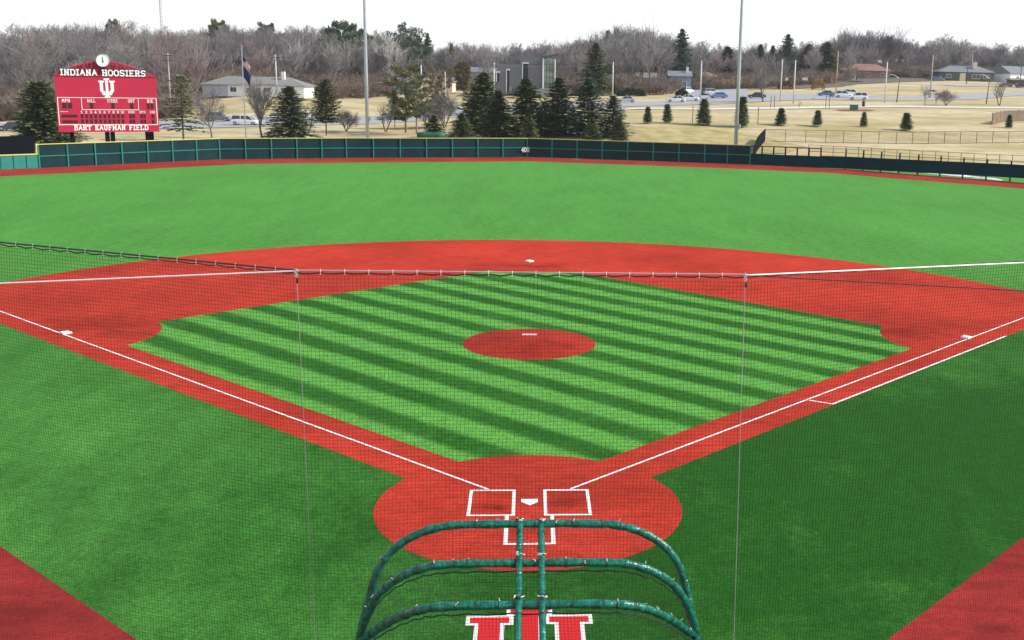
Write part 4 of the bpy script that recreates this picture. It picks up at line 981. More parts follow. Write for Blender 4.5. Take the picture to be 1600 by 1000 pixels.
# ================================================================== TREES
def tube_arr(V, F, pts, rad, n=3):
    o = len(V); L = len(pts)
    for i in range(L):
        t = (pts[min(i+1, L-1)]-pts[max(i-1, 0)]); t.normalize(); q = Vector((0, 0, 1)) if abs(t.z) < .8 else Vector((1, 0, 0)); e = t.cross(q).normalized(); g_ = t.cross(e)
        for k in range(n):
            a = 2*PI*k/n; V.append(tuple(pts[i]+(e*math.cos(a)+g_*math.sin(a))*rad[i]))
    for i in range(L-1):
        for k in range(n): F.append((o+i*n+k, o+i*n+(k+1) % n, o+(i+1)*n+(k+1) % n, o+(i+1)*n+k))
def rot_dir(d, ang, R):
    e = d.cross(Vector((R.uniform(-1, 1), R.uniform(-1, 1), R.uniform(-1, 1)))).normalized(); return (d*math.cos(ang)+e*math.sin(ang)).normalized()
def bare_tree(seed, H=15.0, spread=.55, levels=5, kids=(7, 5, 4, 4, 4), up=.25, trunkf=.30, tw=1.0, multi=1):
    R = random.Random(seed); TV, TF, CV, CF = [], [], [], []
    def grow(p, d, L, r_, lv):
        n = 4 if lv < 2 else (3 if lv < 4 else 2); pts = [p]; q = p; dd = d
        for i in range(n):
            dd = (dd+Vector((R.uniform(-1, 1), R.uniform(-1, 1), R.uniform(-.6, 1)))*.16+Vector((0, 0, up*.12))).normalized(); q = q+dd*L/n; pts.append(q)
        rad = [r_*(1-.55*i/n) for i in range(n+1)]
        if lv == 0: tube_arr(TV, TF, pts, rad, 7)
        elif lv <= 1: tube_arr(TV, TF, pts, rad, 5)
        else: tube_arr(CV, CF, pts, [max(x, .011*tw) for x in rad], 3)
        if lv >= levels: return
        k = kids[lv]
        for i in range(k):
            f = (.35 if lv == 0 else .2)+(.65 if lv == 0 else .8)*(i+R.uniform(.3, 1))/k; f = min(1, f); j = min(n-1, int(f*n)); b = pts[j].lerp(pts[j+1], f*n-j)
            ang = spread*R.uniform(.6, 1.3)*(1.15 if lv < 2 else 1.0); nd = rot_dir(dd, ang, R)
            if nd.z < -.1: nd.z = abs(nd.z)*.3; nd.normalize()
            grow(b, nd, L*R.uniform(.5, .78)*(1.0 if lv else 1.0), rad[j]*.62, lv+1)
    for m_ in range(multi):
        d0 = Vector((R.uniform(-.1, .1), R.uniform(-.1, .1), 1)).normalized() if multi == 1 else Vector((.45*math.cos(m_*2*PI/multi), .45*math.sin(m_*2*PI/multi), 1)).normalized()
        grow(Vector((0, 0, -.2)), d0, H*(.42 if multi == 1 else .38), H*.016, 0)
    zmax = max(v[2] for v in CV); s_ = H/zmax
    TV = [(x*s_, y*s_, z*s_) for x, y, z in TV]; CV = [(x*s_, y*s_, z*s_) for x, y, z in CV]
    return TV, TF, CV, CF
def forest_tree(seed, H=15.0, crown0=.35, kids=(15, 7, 5, 4), ang=.62, ratio=.40, tw=.016, wob=.14, lead=.8):
    R = random.Random(seed); TV, TF, CV, CF = [], [], [], []
    def branch(p, d, L, r_, lv):
        n = (8, 5, 3, 2, 2)[lv]; pts = [p]; q = p; dd = d
        for i in range(n):
            dd = (dd+Vector((R.uniform(-1, 1), R.uniform(-1, 1), R.uniform(-.5, .9)))*wob*(.5 if lv == 0 else 1.3)+Vector((0, 0, .10))).normalized(); q = q+dd*L/n; pts.append(q)
        rad = [max(tw*(.75 if lv > 2 else 1), r_*(1-.8*i/n)) for i in range(n+1)]
        if lv == 0: tube_arr(TV, TF, pts, rad, 7)
        elif lv == 1: tube_arr(TV, TF, pts, rad, 4)
        else: tube_arr(CV, CF, pts, rad, 3)
        if lv >= len(kids): return
        k = kids[lv]
        for i in range(k):
            f0 = crown0 if lv == 0 else .22; f = f0+(1-f0)*(i+R.uniform(.1, 1))/k; f = min(.999, f); j = int(f*n); b = pts[j].lerp(pts[j+1], f*n-j)
            t = (pts[j+1]-pts[j]).normalized(); nd = rot_dir(t, ang*R.uniform(.6, 1.25), R)
            if lv == 0: nd = Vector((math.cos(i*2.4+seed)*math.sin(ang*1.2), math.sin(i*2.4+seed)*math.sin(ang*1.2), math.cos(ang*1.2)*R.uniform(.7, 1.2))).normalized()
            if nd.z < 0: nd.z *= -.4; nd.normalize()
            LL = L*ratio*R.uniform(.7, 1.25)*((1.25-.75*f) if lv == 0 else (1.45-.6*f)*1.15)
            branch(b, nd, LL, rad[j]*.55, lv+1)
    branch(Vector((0, 0, -.2)), Vector((R.uniform(-.06, .06), R.uniform(-.06, .06), 1)).normalized(), H*lead, H*.0135, 0)
    zmax = max(v[2] for v in CV); s_ = H/zmax
    return [(x*s_, y*s_, z*s_) for x, y, z in TV], TF, [(x*s_, y*s_, z*s_) for x, y, z in CV], CF
def mk(V, F, name, m):
    me = bpy.data.meshes.new(name); me.from_pydata(V, [], F); me.materials.append(m); me.update(); return me
def leafquad(V, F, c, d, n_, L, W):
    o = len(V); s_ = d.cross(n_).normalized()*W/2; V += [tuple(c-s_*.6), tuple(c+d*L*.55-s_*1.2), tuple(c+d*L), tuple(c+d*L*.55+s_*1.2), tuple(c+s_*.6)]; F.append((o, o+1, o+2, o+3, o+4))
def spruce(seed, H=9.0, Rb=2.6, whorl=.34, nb=9, droop=.25, dens=1.0, irr=.2, low=.4, power=.85, lw=.12):
    R = random.Random(seed); TV, TF, CV, CF = [], [], [], []
    tube_arr(TV, TF, [Vector((0, 0, -.2)), Vector((.02*H*R.uniform(-1, 1)*.3, 0, H*.5)), Vector((0, 0, H*.97))], [H*.014, H*.009, .01], 6)
    z_ = low; side = [R.uniform(.8, 1.15) for _ in range(7)]
    while z_ < H*.985:
        f = 1-(z_-low)/(H-low); rad = Rb*(f**power)*R.uniform(.82, 1.1)+.06
        if z_ < low+H*.10: rad *= .72+2.6*(z_-low)/H
        for b in range(nb):
            a = 2*PI*(b+R.uniform(0, 1))/nb; L = rad*R.uniform(1-irr, 1+irr*.6)*side[int(a/(2*PI)*7) % 7]; up_ = .55*(1-f)**1.5-.05
            d = Vector((math.cos(a), math.sin(a), up_)); base_ = Vector((0, 0, z_+R.uniform(-.12, .12))); n = max(3, int(L/.17*dens)); tw = []
            tube_arr(TV, TF, [base_, base_+d*L*.5+Vector((0, 0, -droop*L*.18)), base_+d*L*.9+Vector((0, 0, -droop*L*.5))], [.028, .018, .008], 3)
            for i in range(n):
                t = (i+R.uniform(0, 1))/n; t = .12+t*.88; c = base_+d*(L*t)+Vector((0, 0, -droop*L*t*t*.6+.07*L*max(0, t-.7)))
                for s_ in (-1, 1):
                    sd_ = Vector((-math.sin(a), math.cos(a), 0))*s_; dd = (d*R.uniform(.4, 1)+sd_*R.uniform(.3, 1.0)*(1.1-t*.5)+Vector((0, 0, R.uniform(-.45, .25)))).normalized()
                    nn = Vector((R.uniform(-.6, .6), R.uniform(-.6, .6), 1)).normalized(); leafquad(CV, CF, c, dd, nn, R.uniform(.22, .46)*(.7+.5*f), R.uniform(.7, 1.3)*lw)
        z_ += whorl*R.uniform(.8, 1.2)*(.6+.4*f)
    return TV, TF, CV, CF
def pine(seed, H=11.0, crown0=.32, Rc=3.2, limbs=16, puffs=5, q=60, lean=.05, size=.3):
    R = random.Random(seed); TV, TF, CV, CF = [], [], [], []
    tr = [Vector((R.uniform(-1, 1)*lean*H*.3*i/6, R.uniform(-1, 1)*lean*H*.3*i/6, H*.95*i/6-.2*(i == 0))) for i in range(7)]
    tube_arr(TV, TF, tr, [H*.017*(1-.8*i/6) for i in range(7)], 7)
    for l_ in range(limbs):
        f = crown0+(1-crown0)*(l_+R.uniform(.1, .9))/limbs; j = min(5, int(f*6)); b = tr[j].lerp(tr[j+1], f*6-j); a = l_*2.4+R.uniform(-.5, .5)
        prof_ = math.sin(PI*min(1, .18+.82*(1-(f-crown0)/(1-crown0))))**.7; L = Rc*prof_*R.uniform(.6, 1.15)+.3; d = Vector((math.cos(a), math.sin(a), R.uniform(.1, .5)))
        e = b+d*L; tube_arr(TV, TF, [b, b+d*L*.5+Vector((0, 0, .1)), e], [.07, .045, .02], 4)
        for k in range(puffs):
            t = .35+.7*(k+R.uniform(0, 1))/puffs; c = b+d*L*t+Vector((R.uniform(-.5, .5), R.uniform(-.5, .5), R.uniform(-.25, .5)))*L*.28; pr_ = R.uniform(.35, .75)*(.6+.2*Rc/2.5)
            for i in range(q):
                u_ = Vector((R.gauss(0, 1), R.gauss(0, 1), R.gauss(0, .7))).normalized(); p_ = c+Vector((u_.x, u_.y, u_.z*.65))*pr_*R.random()**.4
                leafquad(CV, CF, p_, (u_+Vector((0, 0, .3))).normalized(), Vector((R.uniform(-1, 1), R.uniform(-1, 1), R.uniform(-.3, 1))).normalized(), size*R.uniform(.6, 1.2), size*.34)
    return TV, TF, CV, CF
def tree_thing(geo, name, label, cat, loc, rz, sc, tm, cm, group=None):
    root = thing(name, label, cat, loc, rz, group); root.scale = (sc, sc, sc) if not hasattr(sc, '__len__') else sc
    link('trunk', mk(geo[0], geo[1], 'trunk', M[tm]), root); link('crown', mk(geo[2], geo[3], 'crown', M[cm]), root); return root
# --- spruces and pines behind the fence
sp_geo = [spruce(11, 9, 2.9, .25, 12, dens=1.0, lw=.2, irr=.4, power=.68), spruce(12, 9, 2.7, .25, 12, irr=.5, droop=.35, dens=1.0, lw=.2, power=.68), spruce(13, 9, 3.4, .25, 13, irr=.45, dens=1.0, lw=.2, power=.7), spruce(14, 9, 2.9, .3, 10, irr=.5, droop=.1, dens=1.1, lw=.2, power=.75)]
SPR = []
for gi, (gm, cm) in enumerate(zip(sp_geo, ('needle', 'needle', 'needle', 'needle_blue'))):
    SPR.append((mk(gm[0], gm[1], 'trunk', M['bark']), mk(gm[2], gm[3], 'crown', M[cm])))
def place_conifer(gi, x, d, rtop, label, wf=1.0, name='spruce_tree', group='spruces behind the outfield fence', H0=9.0, cm=None):
    if d < 190: wf *= 1.5
    p = at(x, d); h = zrow(x, rtop, d)-p.z; s_ = h/H0; root = thing(name, label, 'tree', p, random.uniform(0, 6.28), group); root.scale = (s_*wf, s_*wf, s_)
    link('trunk', SPR[gi][0], root); c_ = link('crown', SPR[gi][1], root)
    return root
for a in [(2, 757, 178, 114, 'wide dark spruce at the left end of the fence row', 1.0), (0, 779, 170, 142, 'mid-height spruce tucked in front of the wide leftmost one', 1.05), (1, 822, 168, 122, 'tall spruce just left of the glass tower', 1.15), (1, 872, 167, 121, 'tall narrow spruce in front of the glass tower', 1.05),
          (3, 918, 165, 122, 'open-branched spruce right of the glass tower', 1.0), (3, 957, 163, 149, 'blue-green spruce at the right end of the fence row', 1.15), (0, 925, 158, 183, 'small spruce in front of the open-branched one', .95), (0, 967, 157, 184, 'small spruce in front of the blue-green one', 1.0),
          (1, 850, 172, 158, 'short spruce between the two tall narrow ones', 1.1), (0, 895, 175, 172, 'low spruce in the gap beside the open-branched one', 1.2), (2, 740, 182, 150, 'low spruce at the far left foot of the row', .9),
          (0, 722, 160, 177, 'small bright spruce left of the row', 1.1), (1, 679, 160, 179, 'small dark spruce behind the green tarpaulin roll', 1.25), (1, 827, 160, 180, 'small spruce at the foot of the tall spruce behind the 400 mark', 1.0),
          (2, 455, 172, 135, 'broad spruce right of the white van', 1.0)]:
    place_conifer(*a)
pg = {'p1': pine(31, 10, .20, 3.2, 26, 5, 46, size=.34), 'p2': pine(32, 10, .32, 2.6, 22, 4, 46, size=.34), 'p3': pine(33, 10, .10, 3.5, 36, 6, 80, size=.42), 'p4': pine(34, 8, .25, 2.0, 20, 4, 44, size=.34)}
pg['c1'] = spruce(51, 8, 1.9, .42, 6, .2, .9, .55, 1.5, .45, .2)
pg['c2'] = spruce(52, 10, 3.4, .30, 12, .05, 1.0, .5, .5, .48, .26)
pg['c3'] = spruce(53, 10, 2.9, .30, 11, -.1, 1.0, .45, 2.4, .55, .24)
def place_pine(k, x, d, rtop, label, cm='pine', wf=1.0, name='pine_tree', group=None, H0=10.0, tm='bark'):
    p = at(x, d); h = zrow(x, rtop, d)-p.z; s_ = h/H0; return tree_thing(pg[k], name, label, 'tree', p, random.uniform(0, 6), (s_*wf, s_*wf, s_), tm, cm, group)
place_pine('c1', 287, 166, 116, 'thin scraggly pine just right of the scoreboard', 'needle', 1.25, H0=8)
place_pine('c2', 66, 146, 128, 'broad dark pine left of the scoreboard', 'needle', 1.45)
place_pine('c2', 88, 152, 150, 'bushy dark pine partly hidden by the scoreboard', 'needle', 1.7)
place_pine('c3', 510, 186, 123, 'bushy pine with a bare lower trunk right of the flagpole', 'pine', 1.0)
place_pine('p1', 634, 192, 104, 'tallest green pine beside the left light pole', 'pine', 1.0)
place_pine('p2', 651, 188, 128, 'lower pine leaning against the tallest roadside pine', 'pine', 1.1)
place_pine('p2', 682, 205, 118, 'thin rust-tinged pine among the saplings', 'orange_leaf', .7)
place_pine('c3', 617, 204, 140, 'low bushy pine under the tallest roadside pine', 'needle', .8)
# --- rusty trees near the houses, cedar, far evergreens
place_pine('p3', 724, 300, 100, 'round olive and rust tree left of the grey building', 'orange_leaf', .8)
place_pine('p2', 700, 292, 108, 'small rusty tree behind the saplings', 'orange_leaf', .9)
place_conifer(2, 930, 296, 68, 'big dark cedar behind the right end of the spruce row', 1.05, 'cedar_tree', 'evergreens in the woods')
place_pine('p3', 540, 330, 42, 'white pine crown rising left of the left light pole', 'whitepine', 1.0, group='evergreens in the woods')
place_pine('p3', 555, 345, 52, 'white pine behind the left light pole', 'whitepine', 1.0, group='evergreens in the woods')
place_pine('p1', 632, 330, 44, 'tall grey-green white pine above the blue house', 'whitepine', .95, group='evergreens in the woods')
place_pine('p3', 650, 345, 62, 'lower white pine right of the tallest one', 'whitepine', .8, group='evergreens in the woods')
place_conifer(1, 669, 350, 52, 'narrow spire-shaped spruce in the woods beyond the pines', .7, 'spruce_tree', 'evergreens in the woods')
place_conifer(1, 706, 360, 68, 'short spire-shaped spruce in the woods left of the grey building', .7, 'spruce_tree', 'evergreens in the woods')
place_conifer(3, 1063, 340, 46, 'dark spruce standing above the woods over the blue house', .9, 'spruce_tree', 'evergreens in the woods')
place_conifer(1, 948, 380, 48, 'slim dark spruce poking above the woods behind the cedar', .8, 'spruce_tree', 'evergreens in the woods')
place_conifer(3, 1228, 400, 54, 'tall pyramidal spruce above the junction', 1.0, 'spruce_tree', 'evergreens in the woods')
place_conifer(0, 1186, 395, 70, 'dark spruce left of the bare roadside tree', 1.0, 'spruce_tree', 'evergreens in the woods')
place_conifer(0, 1205, 405, 72, 'dark spruce behind the bare roadside tree', 1.0, 'spruce_tree', 'evergreens in the woods')
place_conifer(2, 1290, 420, 66, 'dark spruce mass left of the tall bare tree', 1.5, 'spruce_tree', 'evergreens in the woods')
place_conifer(2, 1262, 430, 70, 'dark spruce mass right of the two close poles', 1.5, 'spruce_tree', 'evergreens in the woods')
place_conifer(0, 1135, 380, 74, 'rounded evergreen just left of the right light pole', 1.7, 'spruce_tree', 'evergreens in the woods')
place_conifer(0, 1020, 420, 64, 'dark evergreen behind the bare trees left of the blue house', 1.0, 'spruce_tree', 'evergreens in the woods')
place_pine('p3', 182, 420, 36, 'open-crowned pine above the woods behind the scoreboard clock', 'needle', .6, group='evergreens in the woods')
place_pine('p3', 343, 400, 38, 'dark pine above the woods left of the flagpole', 'needle', .8, group='evergreens in the woods')
place_pine('p3', 420, 420, 42, 'pine top above the woods right of the flagpole', 'whitepine', .8, group='evergreens in the woods')
# --- young conifers along the bank
yg = [spruce(41, 2.5, .66, .09, 11, .05, 1.6, .22, .30, .62, .07), spruce(42, 2.5, .62, .09, 11, .05, 1.6, .28, .30, .55, .07)]
YM = [(mk(g_[0], g_[1], 'trunk', M['bark']), mk(g_[2], g_[3], 'crown', M['young'])) for g_ in yg]
for k, (x, d, rt, wf, lb) in enumerate([(1012, 180, 168, 1.0, 'first'), (1042, 181, 163.5, 1.0, ''), (1099, 180, 156.5, 1.05, ''), (1159, 179, 152.5, .85, ''), (1220, 182, 170, 1.25, ''), (1277, 183, 173, 1.2, ''), (1349, 186, 176, .95, ''), (1415, 184, 177, 1.35, ''), (1576, 196, 180, 1.0, '')]):
    names = ['leftmost of the young conifers on the bank', 'young conifer second from the left on the bank', 'young conifer on the bank just below the plain white utility pole', 'slim young conifer right behind the right light pole', 'squat young conifer below the two close pale poles',
             'squat young conifer right of the squat one below the poles', 'slim young conifer in front of the teal utility cabinet', 'broadest young conifer, with ragged branches', 'young conifer in front of the brown board fence']
    p = at(x, d); h = zrow(x, rt, d)-p.z; s_ = h/2.5; r_ = thing('young_conifer', names[k], 'tree', p, k*1.3, 'young conifers planted along the bank'); r_.scale = (s_*wf, s_*wf, s_)
    link('trunk', YM[k % 2][0], r_); link('crown', YM[k % 2][1], r_)
# --- bare trees
BG = [forest_tree(100+k, 15, .28+.05*(k % 3), ang=.50+.07*(k % 3), ratio=.40+.04*(k % 2)) for k in range(5)]
BG += [forest_tree(110, 15, .18, (9, 6, 5, 4), .42, .62, .05, lead=.62), forest_tree(111, 15, .22, (8, 6, 4, 3), .50, .66, .055, lead=.60)]
BMESH = []
for k, g_ in enumerate(BG): BMESH.append((mk(g_[0], g_[1], 'trunk', M['bark']), mk(g_[2], g_[3], 'crown', M['twig']), mk(g_[2], g_[3], 'crown', M['redtwig'])))
print('bare faces', [len(g_[3]) for g_ in BG], 'spruce', [len(g_[3]) for g_ in sp_geo], 'pine', len(pg['p3'][3]))
def place_bare(k, x, d, rtop, label, red=0, wf=1.0, group=None, name='bare_tree', tm=None):
    p = at(x, d); h = max(2, zrow(x, rtop, d)-p.z); s_ = h/15; r_ = thing(name, label, 'tree', p, random.uniform(0, 6.28), group); r_.scale = (s_*wf, s_*wf, s_)
    link('trunk', BMESH[k][0], r_); link('crown', BMESH[k][1+red], r_); return r_
SM = [bare_tree(140, 8, .55, 4, (9, 6, 5, 4)), bare_tree(141, 8, .42, 4, (10, 6, 5, 4), multi=1), bare_tree(142, 5, .6, 4, (7, 5, 4, 4), multi=4), bare_tree(143, 4, .5, 3, (6, 5, 4), multi=1), bare_tree(144, 8, .5, 3, (6, 5, 4), multi=2), bare_tree(145, 5, .6, 3, (6, 5, 4), multi=3, tw=1.6)]
for gi, x, d, rt, H0, tm, cm, lb in [(0, 331, 176, 132, 8, 'bark', 'twig', 'small bare tree right of the scoreboard with a rounded crown'), (1, 411, 172, 112, 8, 'bark', 'twig', 'slender bare tree right of the flagpole'), (4, 480, 184, 145, 8, 'bark', 'twig', 'forked bare tree between the broad spruce and the bushy pine'),
        (2, 541, 196, 168, 5, 'darkwood', 'redtwig', 'tiny crooked bare tree left of the left light pole'), (4, 603, 196, 152, 8, 'darkwood', 'twig', 'dark leaning bare tree left of the tallest pine'), (2, 694, 202, 140, 5, 'bark', 'twig', 'multi-stemmed bare saplings right of the pines'), (2, 668, 204, 150, 5, 'bark', 'twig', 'thin multi-stemmed sapling between pines and poles'),
        (0, 1192, 262, 78, 8, 'bark', 'twig', 'large bare roadside tree between the right light pole and the junction'), (3, 1445, 252, 130, 4, 'bark', 'twig', 'slim bare sapling by the path right of the street lamp'), (3, 1462, 252, 138, 4, 'bark', 'twig', 'shorter bare sapling by the path'), (2, 1478, 252, 137, 5, 'bark', 'redtwig', 'small bushy bare tree by the path'),
        (4, 1561, 258, 118, 8, 'bark', 'twig', 'forked bare tree right of the right-hand street lamp'), (3, 1248, 232, 156, 4, 'bark', 'twig', 'tiny bare sapling beside the path'), (0, 612, 318, 48, 8, 'palebark', 'whitetwig', 'white-barked bare tree left of the grey-green white pine'),
        (1, 36, 225, 140, 8, 'bark', 'redtwig', 'small bare tree at the far left beyond the road'), (1, 235, 172, 175, 8, 'bark', 'twig', 'low bare shrub tree at the foot of the scoreboard')]:
    g_ = SM[gi]; p = at(x, d); h = zrow(x, rt, d)-p.z; s_ = h/H0; tree_thing(g_, 'bare_tree', lb, 'tree', p, gi*1.7+x, (s_, s_, s_), tm, cm)
place_bare(5, 1322, 440, 38, 'tall open bare tree above the red-roofed houses', 0, .9)
for k_, (x_, d_, rt_, lb_) in enumerate([(1384, 455, 44, 'open bare tree rising above the brick house'), (1003, 345, 30, 'tallest open bare tree, above the long dark hedge'), (985, 340, 42, 'open bare tree just left of the tallest one above the hedge'), (1498, 470, 55, 'open bare tree rising behind the hilltop stone house'), (560, 345, 46, 'open bare tree behind the left light pole'),
        (893, 350, 60, 'open bare tree between the glass tower and the cedar'), (880, 345, 66, 'bare tree right behind the glass tower'), (300, 250, 56, 'large reddish bare tree right of the scoreboard'), (160, 330, 34, 'bare tree peeking above the scoreboard clock'), (60, 300, 38, 'open bare tree above the broad dark pine')]):
    place_bare(5+k_ % 2, x_, d_, rt_-7, lb_, 1 if x_ == 300 else 0, 1.1)
place_bare(0, 548, 292, 60, 'spreading bare tree right of the white ranch house', 0, 1.3)
place_bare(3, 520, 300, 66, 'bare tree right of the ranch house, beside the spreading one', 0, 1.2)
# --- the woods: numbered rows of trees receding up the slope
TL = [(-80, 48), (0, 48), (50, 38), (110, 33), (180, 40), (250, 42), (300, 40), (350, 36), (450, 42), (505, 38), (560, 52), (610, 46), (645, 60), (680, 68), (730, 64), (800, 68), (870, 62), (920, 52), (955, 42), (995, 33), (1025, 50), (1060, 56), (1100, 66), (1150, 68), (1230, 68), (1300, 60), (1330, 44), (1380, 50), (1420, 64), (1500, 60), (1560, 72), (1700, 74)]
BASE = [(-80, 232), (200, 236), (290, 240), (315, 296), (480, 296), (500, 285), (600, 300), (640, 315), (860, 330), (900, 315), (1040, 310), (1060, 345), (1110, 345), (1160, 354), (1300, 402), (1340, 450), (1600, 462), (1700, 462)]
def itp(T, x): return float(np.interp(x, [a for a, _ in T], [b for _, b in T]))
R = random.Random(77); cnt = 0; ZN = [(85, 'left of the scoreboard'), (255, 'directly behind the scoreboard'), (490, 'behind the white ranch house and flagpole'), (740, 'behind the roadside pines'), (890, 'behind the modern grey building'), (1100, 'behind the cedar and blue house'), (1300, 'behind the traffic signals'), (1440, 'behind the red-roofed houses'), (9999, 'behind the stone house on the hill')]
tr_slots = []
for row_ in range(5):
    x = -70+row_*13
    while x < 1680:
        d = itp(BASE, x)+row_*19+R.uniform(-5, 9); tr_slots.append((x, d, row_)); x += R.uniform(.8, 1.25)*(10.5/d*FOC)*(.80 if row_ == 0 else .9)
print('woods', len(tr_slots))
for x, d, row_ in tr_slots[:285]:
    tl = itp(TL, x); hor = 94+.0226*x; base_row = hor+(10.97-at(x, d).z)*FOC/d
    k_ = R.uniform(0, .16) if row_ > 1 else R.uniform(.05, .42)
    rt = tl-5+(base_row-tl)*k_-(R.uniform(3, 9) if R.random() < .2 else 0)
    red = 1 if R.random() < (.42 if x < 480 else .15) else 0
    zn = [z_ for z_ in ZN if x < z_[0]][0][1]
    place_bare(R.randrange(7), x+R.uniform(-6, 6), d, rt, 'leafless grey-brown tree crowding in the woods '+zn, red, R.uniform(.95, 1.35), 'leafless trees in the woods '+zn, 'woodland_tree')
# leaf litter under the trees, one sheet per depth band so it follows the slope
M['litter'] = mat('leaf_litter', (.105, .085, .07), .95, .3, .5, .4, c2=(.17, .135, .105))
for k_, (o_, hw_) in enumerate(((90, 66), (200, 62), (330, 70))): drape('forest_floor', [(x, itp(BASE, x)+o_, hw_) for x in range(-160, 1761, 40)], M['litter'], .12+.01*k_, cross=14)
# merged far wood behind
def merged(slots, name, mkey, hmul=(3, 15), k_src=SM):
    V = []; F = []; off_ = 0
    for x, d, h, g_i, wf in slots:
        g_ = k_src[g_i]; p = at(x, d); s_ = h/max(v[2] for v in g_[2]); a = R.uniform(0, 6.28); ca, sa = math.cos(a), math.sin(a)
        for (vv, ff) in ((g_[0], g_[1]), (g_[2], g_[3])):
            A = np.array(vv); X = (A[:, 0]*ca-A[:, 1]*sa)*s_*wf+p.x; Y = (A[:, 0]*sa+A[:, 1]*ca)*s_*wf+p.y; Z_ = A[:, 2]*s_+p.z
            V.append(np.stack([X, Y, Z_], 1)); F.append(np.array(ff)+off_); off_ += len(vv)
    V = np.concatenate(V); F = np.concatenate(F)
    me = bpy.data.meshes.new(name); me.vertices.add(len(V)); me.vertices.foreach_set('co', V.ravel()); me.loops.add(F.size); me.loops.foreach_set('vertex_index', F.ravel().astype(np.int32))
    me.polygons.add(len(F)); me.polygons.foreach_set('loop_start', (np.arange(len(F))*4).astype(np.int32)); me.materials.append(M[mkey]); me.update(calc_edges=True); me.validate()
    o = bpy.data.objects.new(name, me); col.objects.link(o); o['kind'] = 'stuff'; return o
sl = []
x = -90
while x < 1700:
    for q in range(2):
        d = itp(BASE, x)+100+q*32+R.uniform(-8, 8); p = at(x, d); tl = itp(TL, x); sl.append((x, d, max(5, (zrow(x, tl+R.uniform(-1, 12), d)-p.z)), R.choice([0, 1]), R.uniform(1.0, 1.4)))
    x += R.uniform(9, 15)
tag(merged(sl, 'distant_woods', 'twig'), 'distant leafless woods filling the skyline behind the nearer trees', 'woods')
sl = []
x = -90
while x < 1700:
    for q in range(6):
        d = itp(BASE, x)-5+q*12+R.uniform(-3, 4); sl.append((x, d, R.uniform(2.0, 5.5), 5, R.uniform(1.2, 1.9)))
        if q < 3: sl.append((x+R.uniform(3, 6), d+R.uniform(-3, 3), R.uniform(2.0, 4.0), 5, R.uniform(1.4, 2.1)))
    for q in range(2):
        d = itp(BASE, x)+110+q*45+R.uniform(-6, 6); sl.append((x, d, R.uniform(4.5, 8), 5, R.uniform(1.0, 1.5)))
    x += R.uniform(6, 10)
tag(merged(sl, 'undergrowth', 'brush'), 'reddish brown leafless brush along the foot of the woods', 'undergrowth')
# hedges and rounded shrubs
def shrub(x, d, w_, h, label, mkey='hedge', name='hedge', n=900):
    Rr = random.Random(int(x*7)); p = at(x, d); V = []; F = []
    for i in range(n):
        u_ = Vector((Rr.gauss(0, 1), Rr.gauss(0, 1), abs(Rr.gauss(0, 1)))).normalized(); q = Vector((u_.x*w_/2*(1-.0), u_.y*min(w_/2, h*.9), u_.z**.8*h))*Rr.uniform(.75, 1.02)
        leafquad(V, F, q, (u_+Vector((Rr.uniform(-.6, .6), Rr.uniform(-.6, .6), Rr.uniform(-.3, .6)))).normalized(), Vector((Rr.uniform(-1, 1), Rr.uniform(-1, 1), Rr.uniform(-1, 1))).normalized(), .42, .26)
    r_ = link(name, mk(V, F, name, M[mkey]), None, p, -YAW); tag(r_, label, 'shrub')
shrub(986, 296, 7.4, 1.9, 'long clipped dark hedge right of the cedar', n=1800)
shrub(908, 292, 4.5, 1.8, 'clipped dark hedge left of the cedar foot')
shrub(1065, 292, 3.0, 1.7, 'round dark shrub in front of the blue house')
shrub(1101, 300, 1.6, 1.6, 'small round green shrub by the junction', 'young')
shrub(1278, 345, 4.0, 3.0, 'golden yellow shrub at the junction', 'gold_leaf', n=700)
shrub(1227, 345, 4.5, 2.6, 'dull orange shrub left of the golden one', 'orange_leaf', n=700)
shrub(1112, 390, 8.0, 4.0, 'reddish leafless shrub behind the plain white utility pole', 'redtwig', n=1500)
# staked saplings
for x, lb in ((1204, 'left wooden stake of the pair below the roadside tree'), (1209.5, 'right wooden stake of the pair below the roadside tree'), (1290, 'left wooden stake of the pair by the path near the parked line'), (1295.5, 'right wooden stake of the pair by the path near the parked line'), (1184, 'lone thin stake on the bank left of the stake pair'), (1082, 'lone thin stake between two young conifers')):
    d = 232 if x > 1190 else 182; p = at(x, d); h = 2.6; mb = MB(); mb.box((0, 0, h/2), (.1, .1, h)); mb.box((0, 0, h+.04), (.14, .14, .06))
    tag(mb.build('tree_stake', M['darkwood'], None, loc=p), lb, 'stake', 'wooden stakes on the bank')

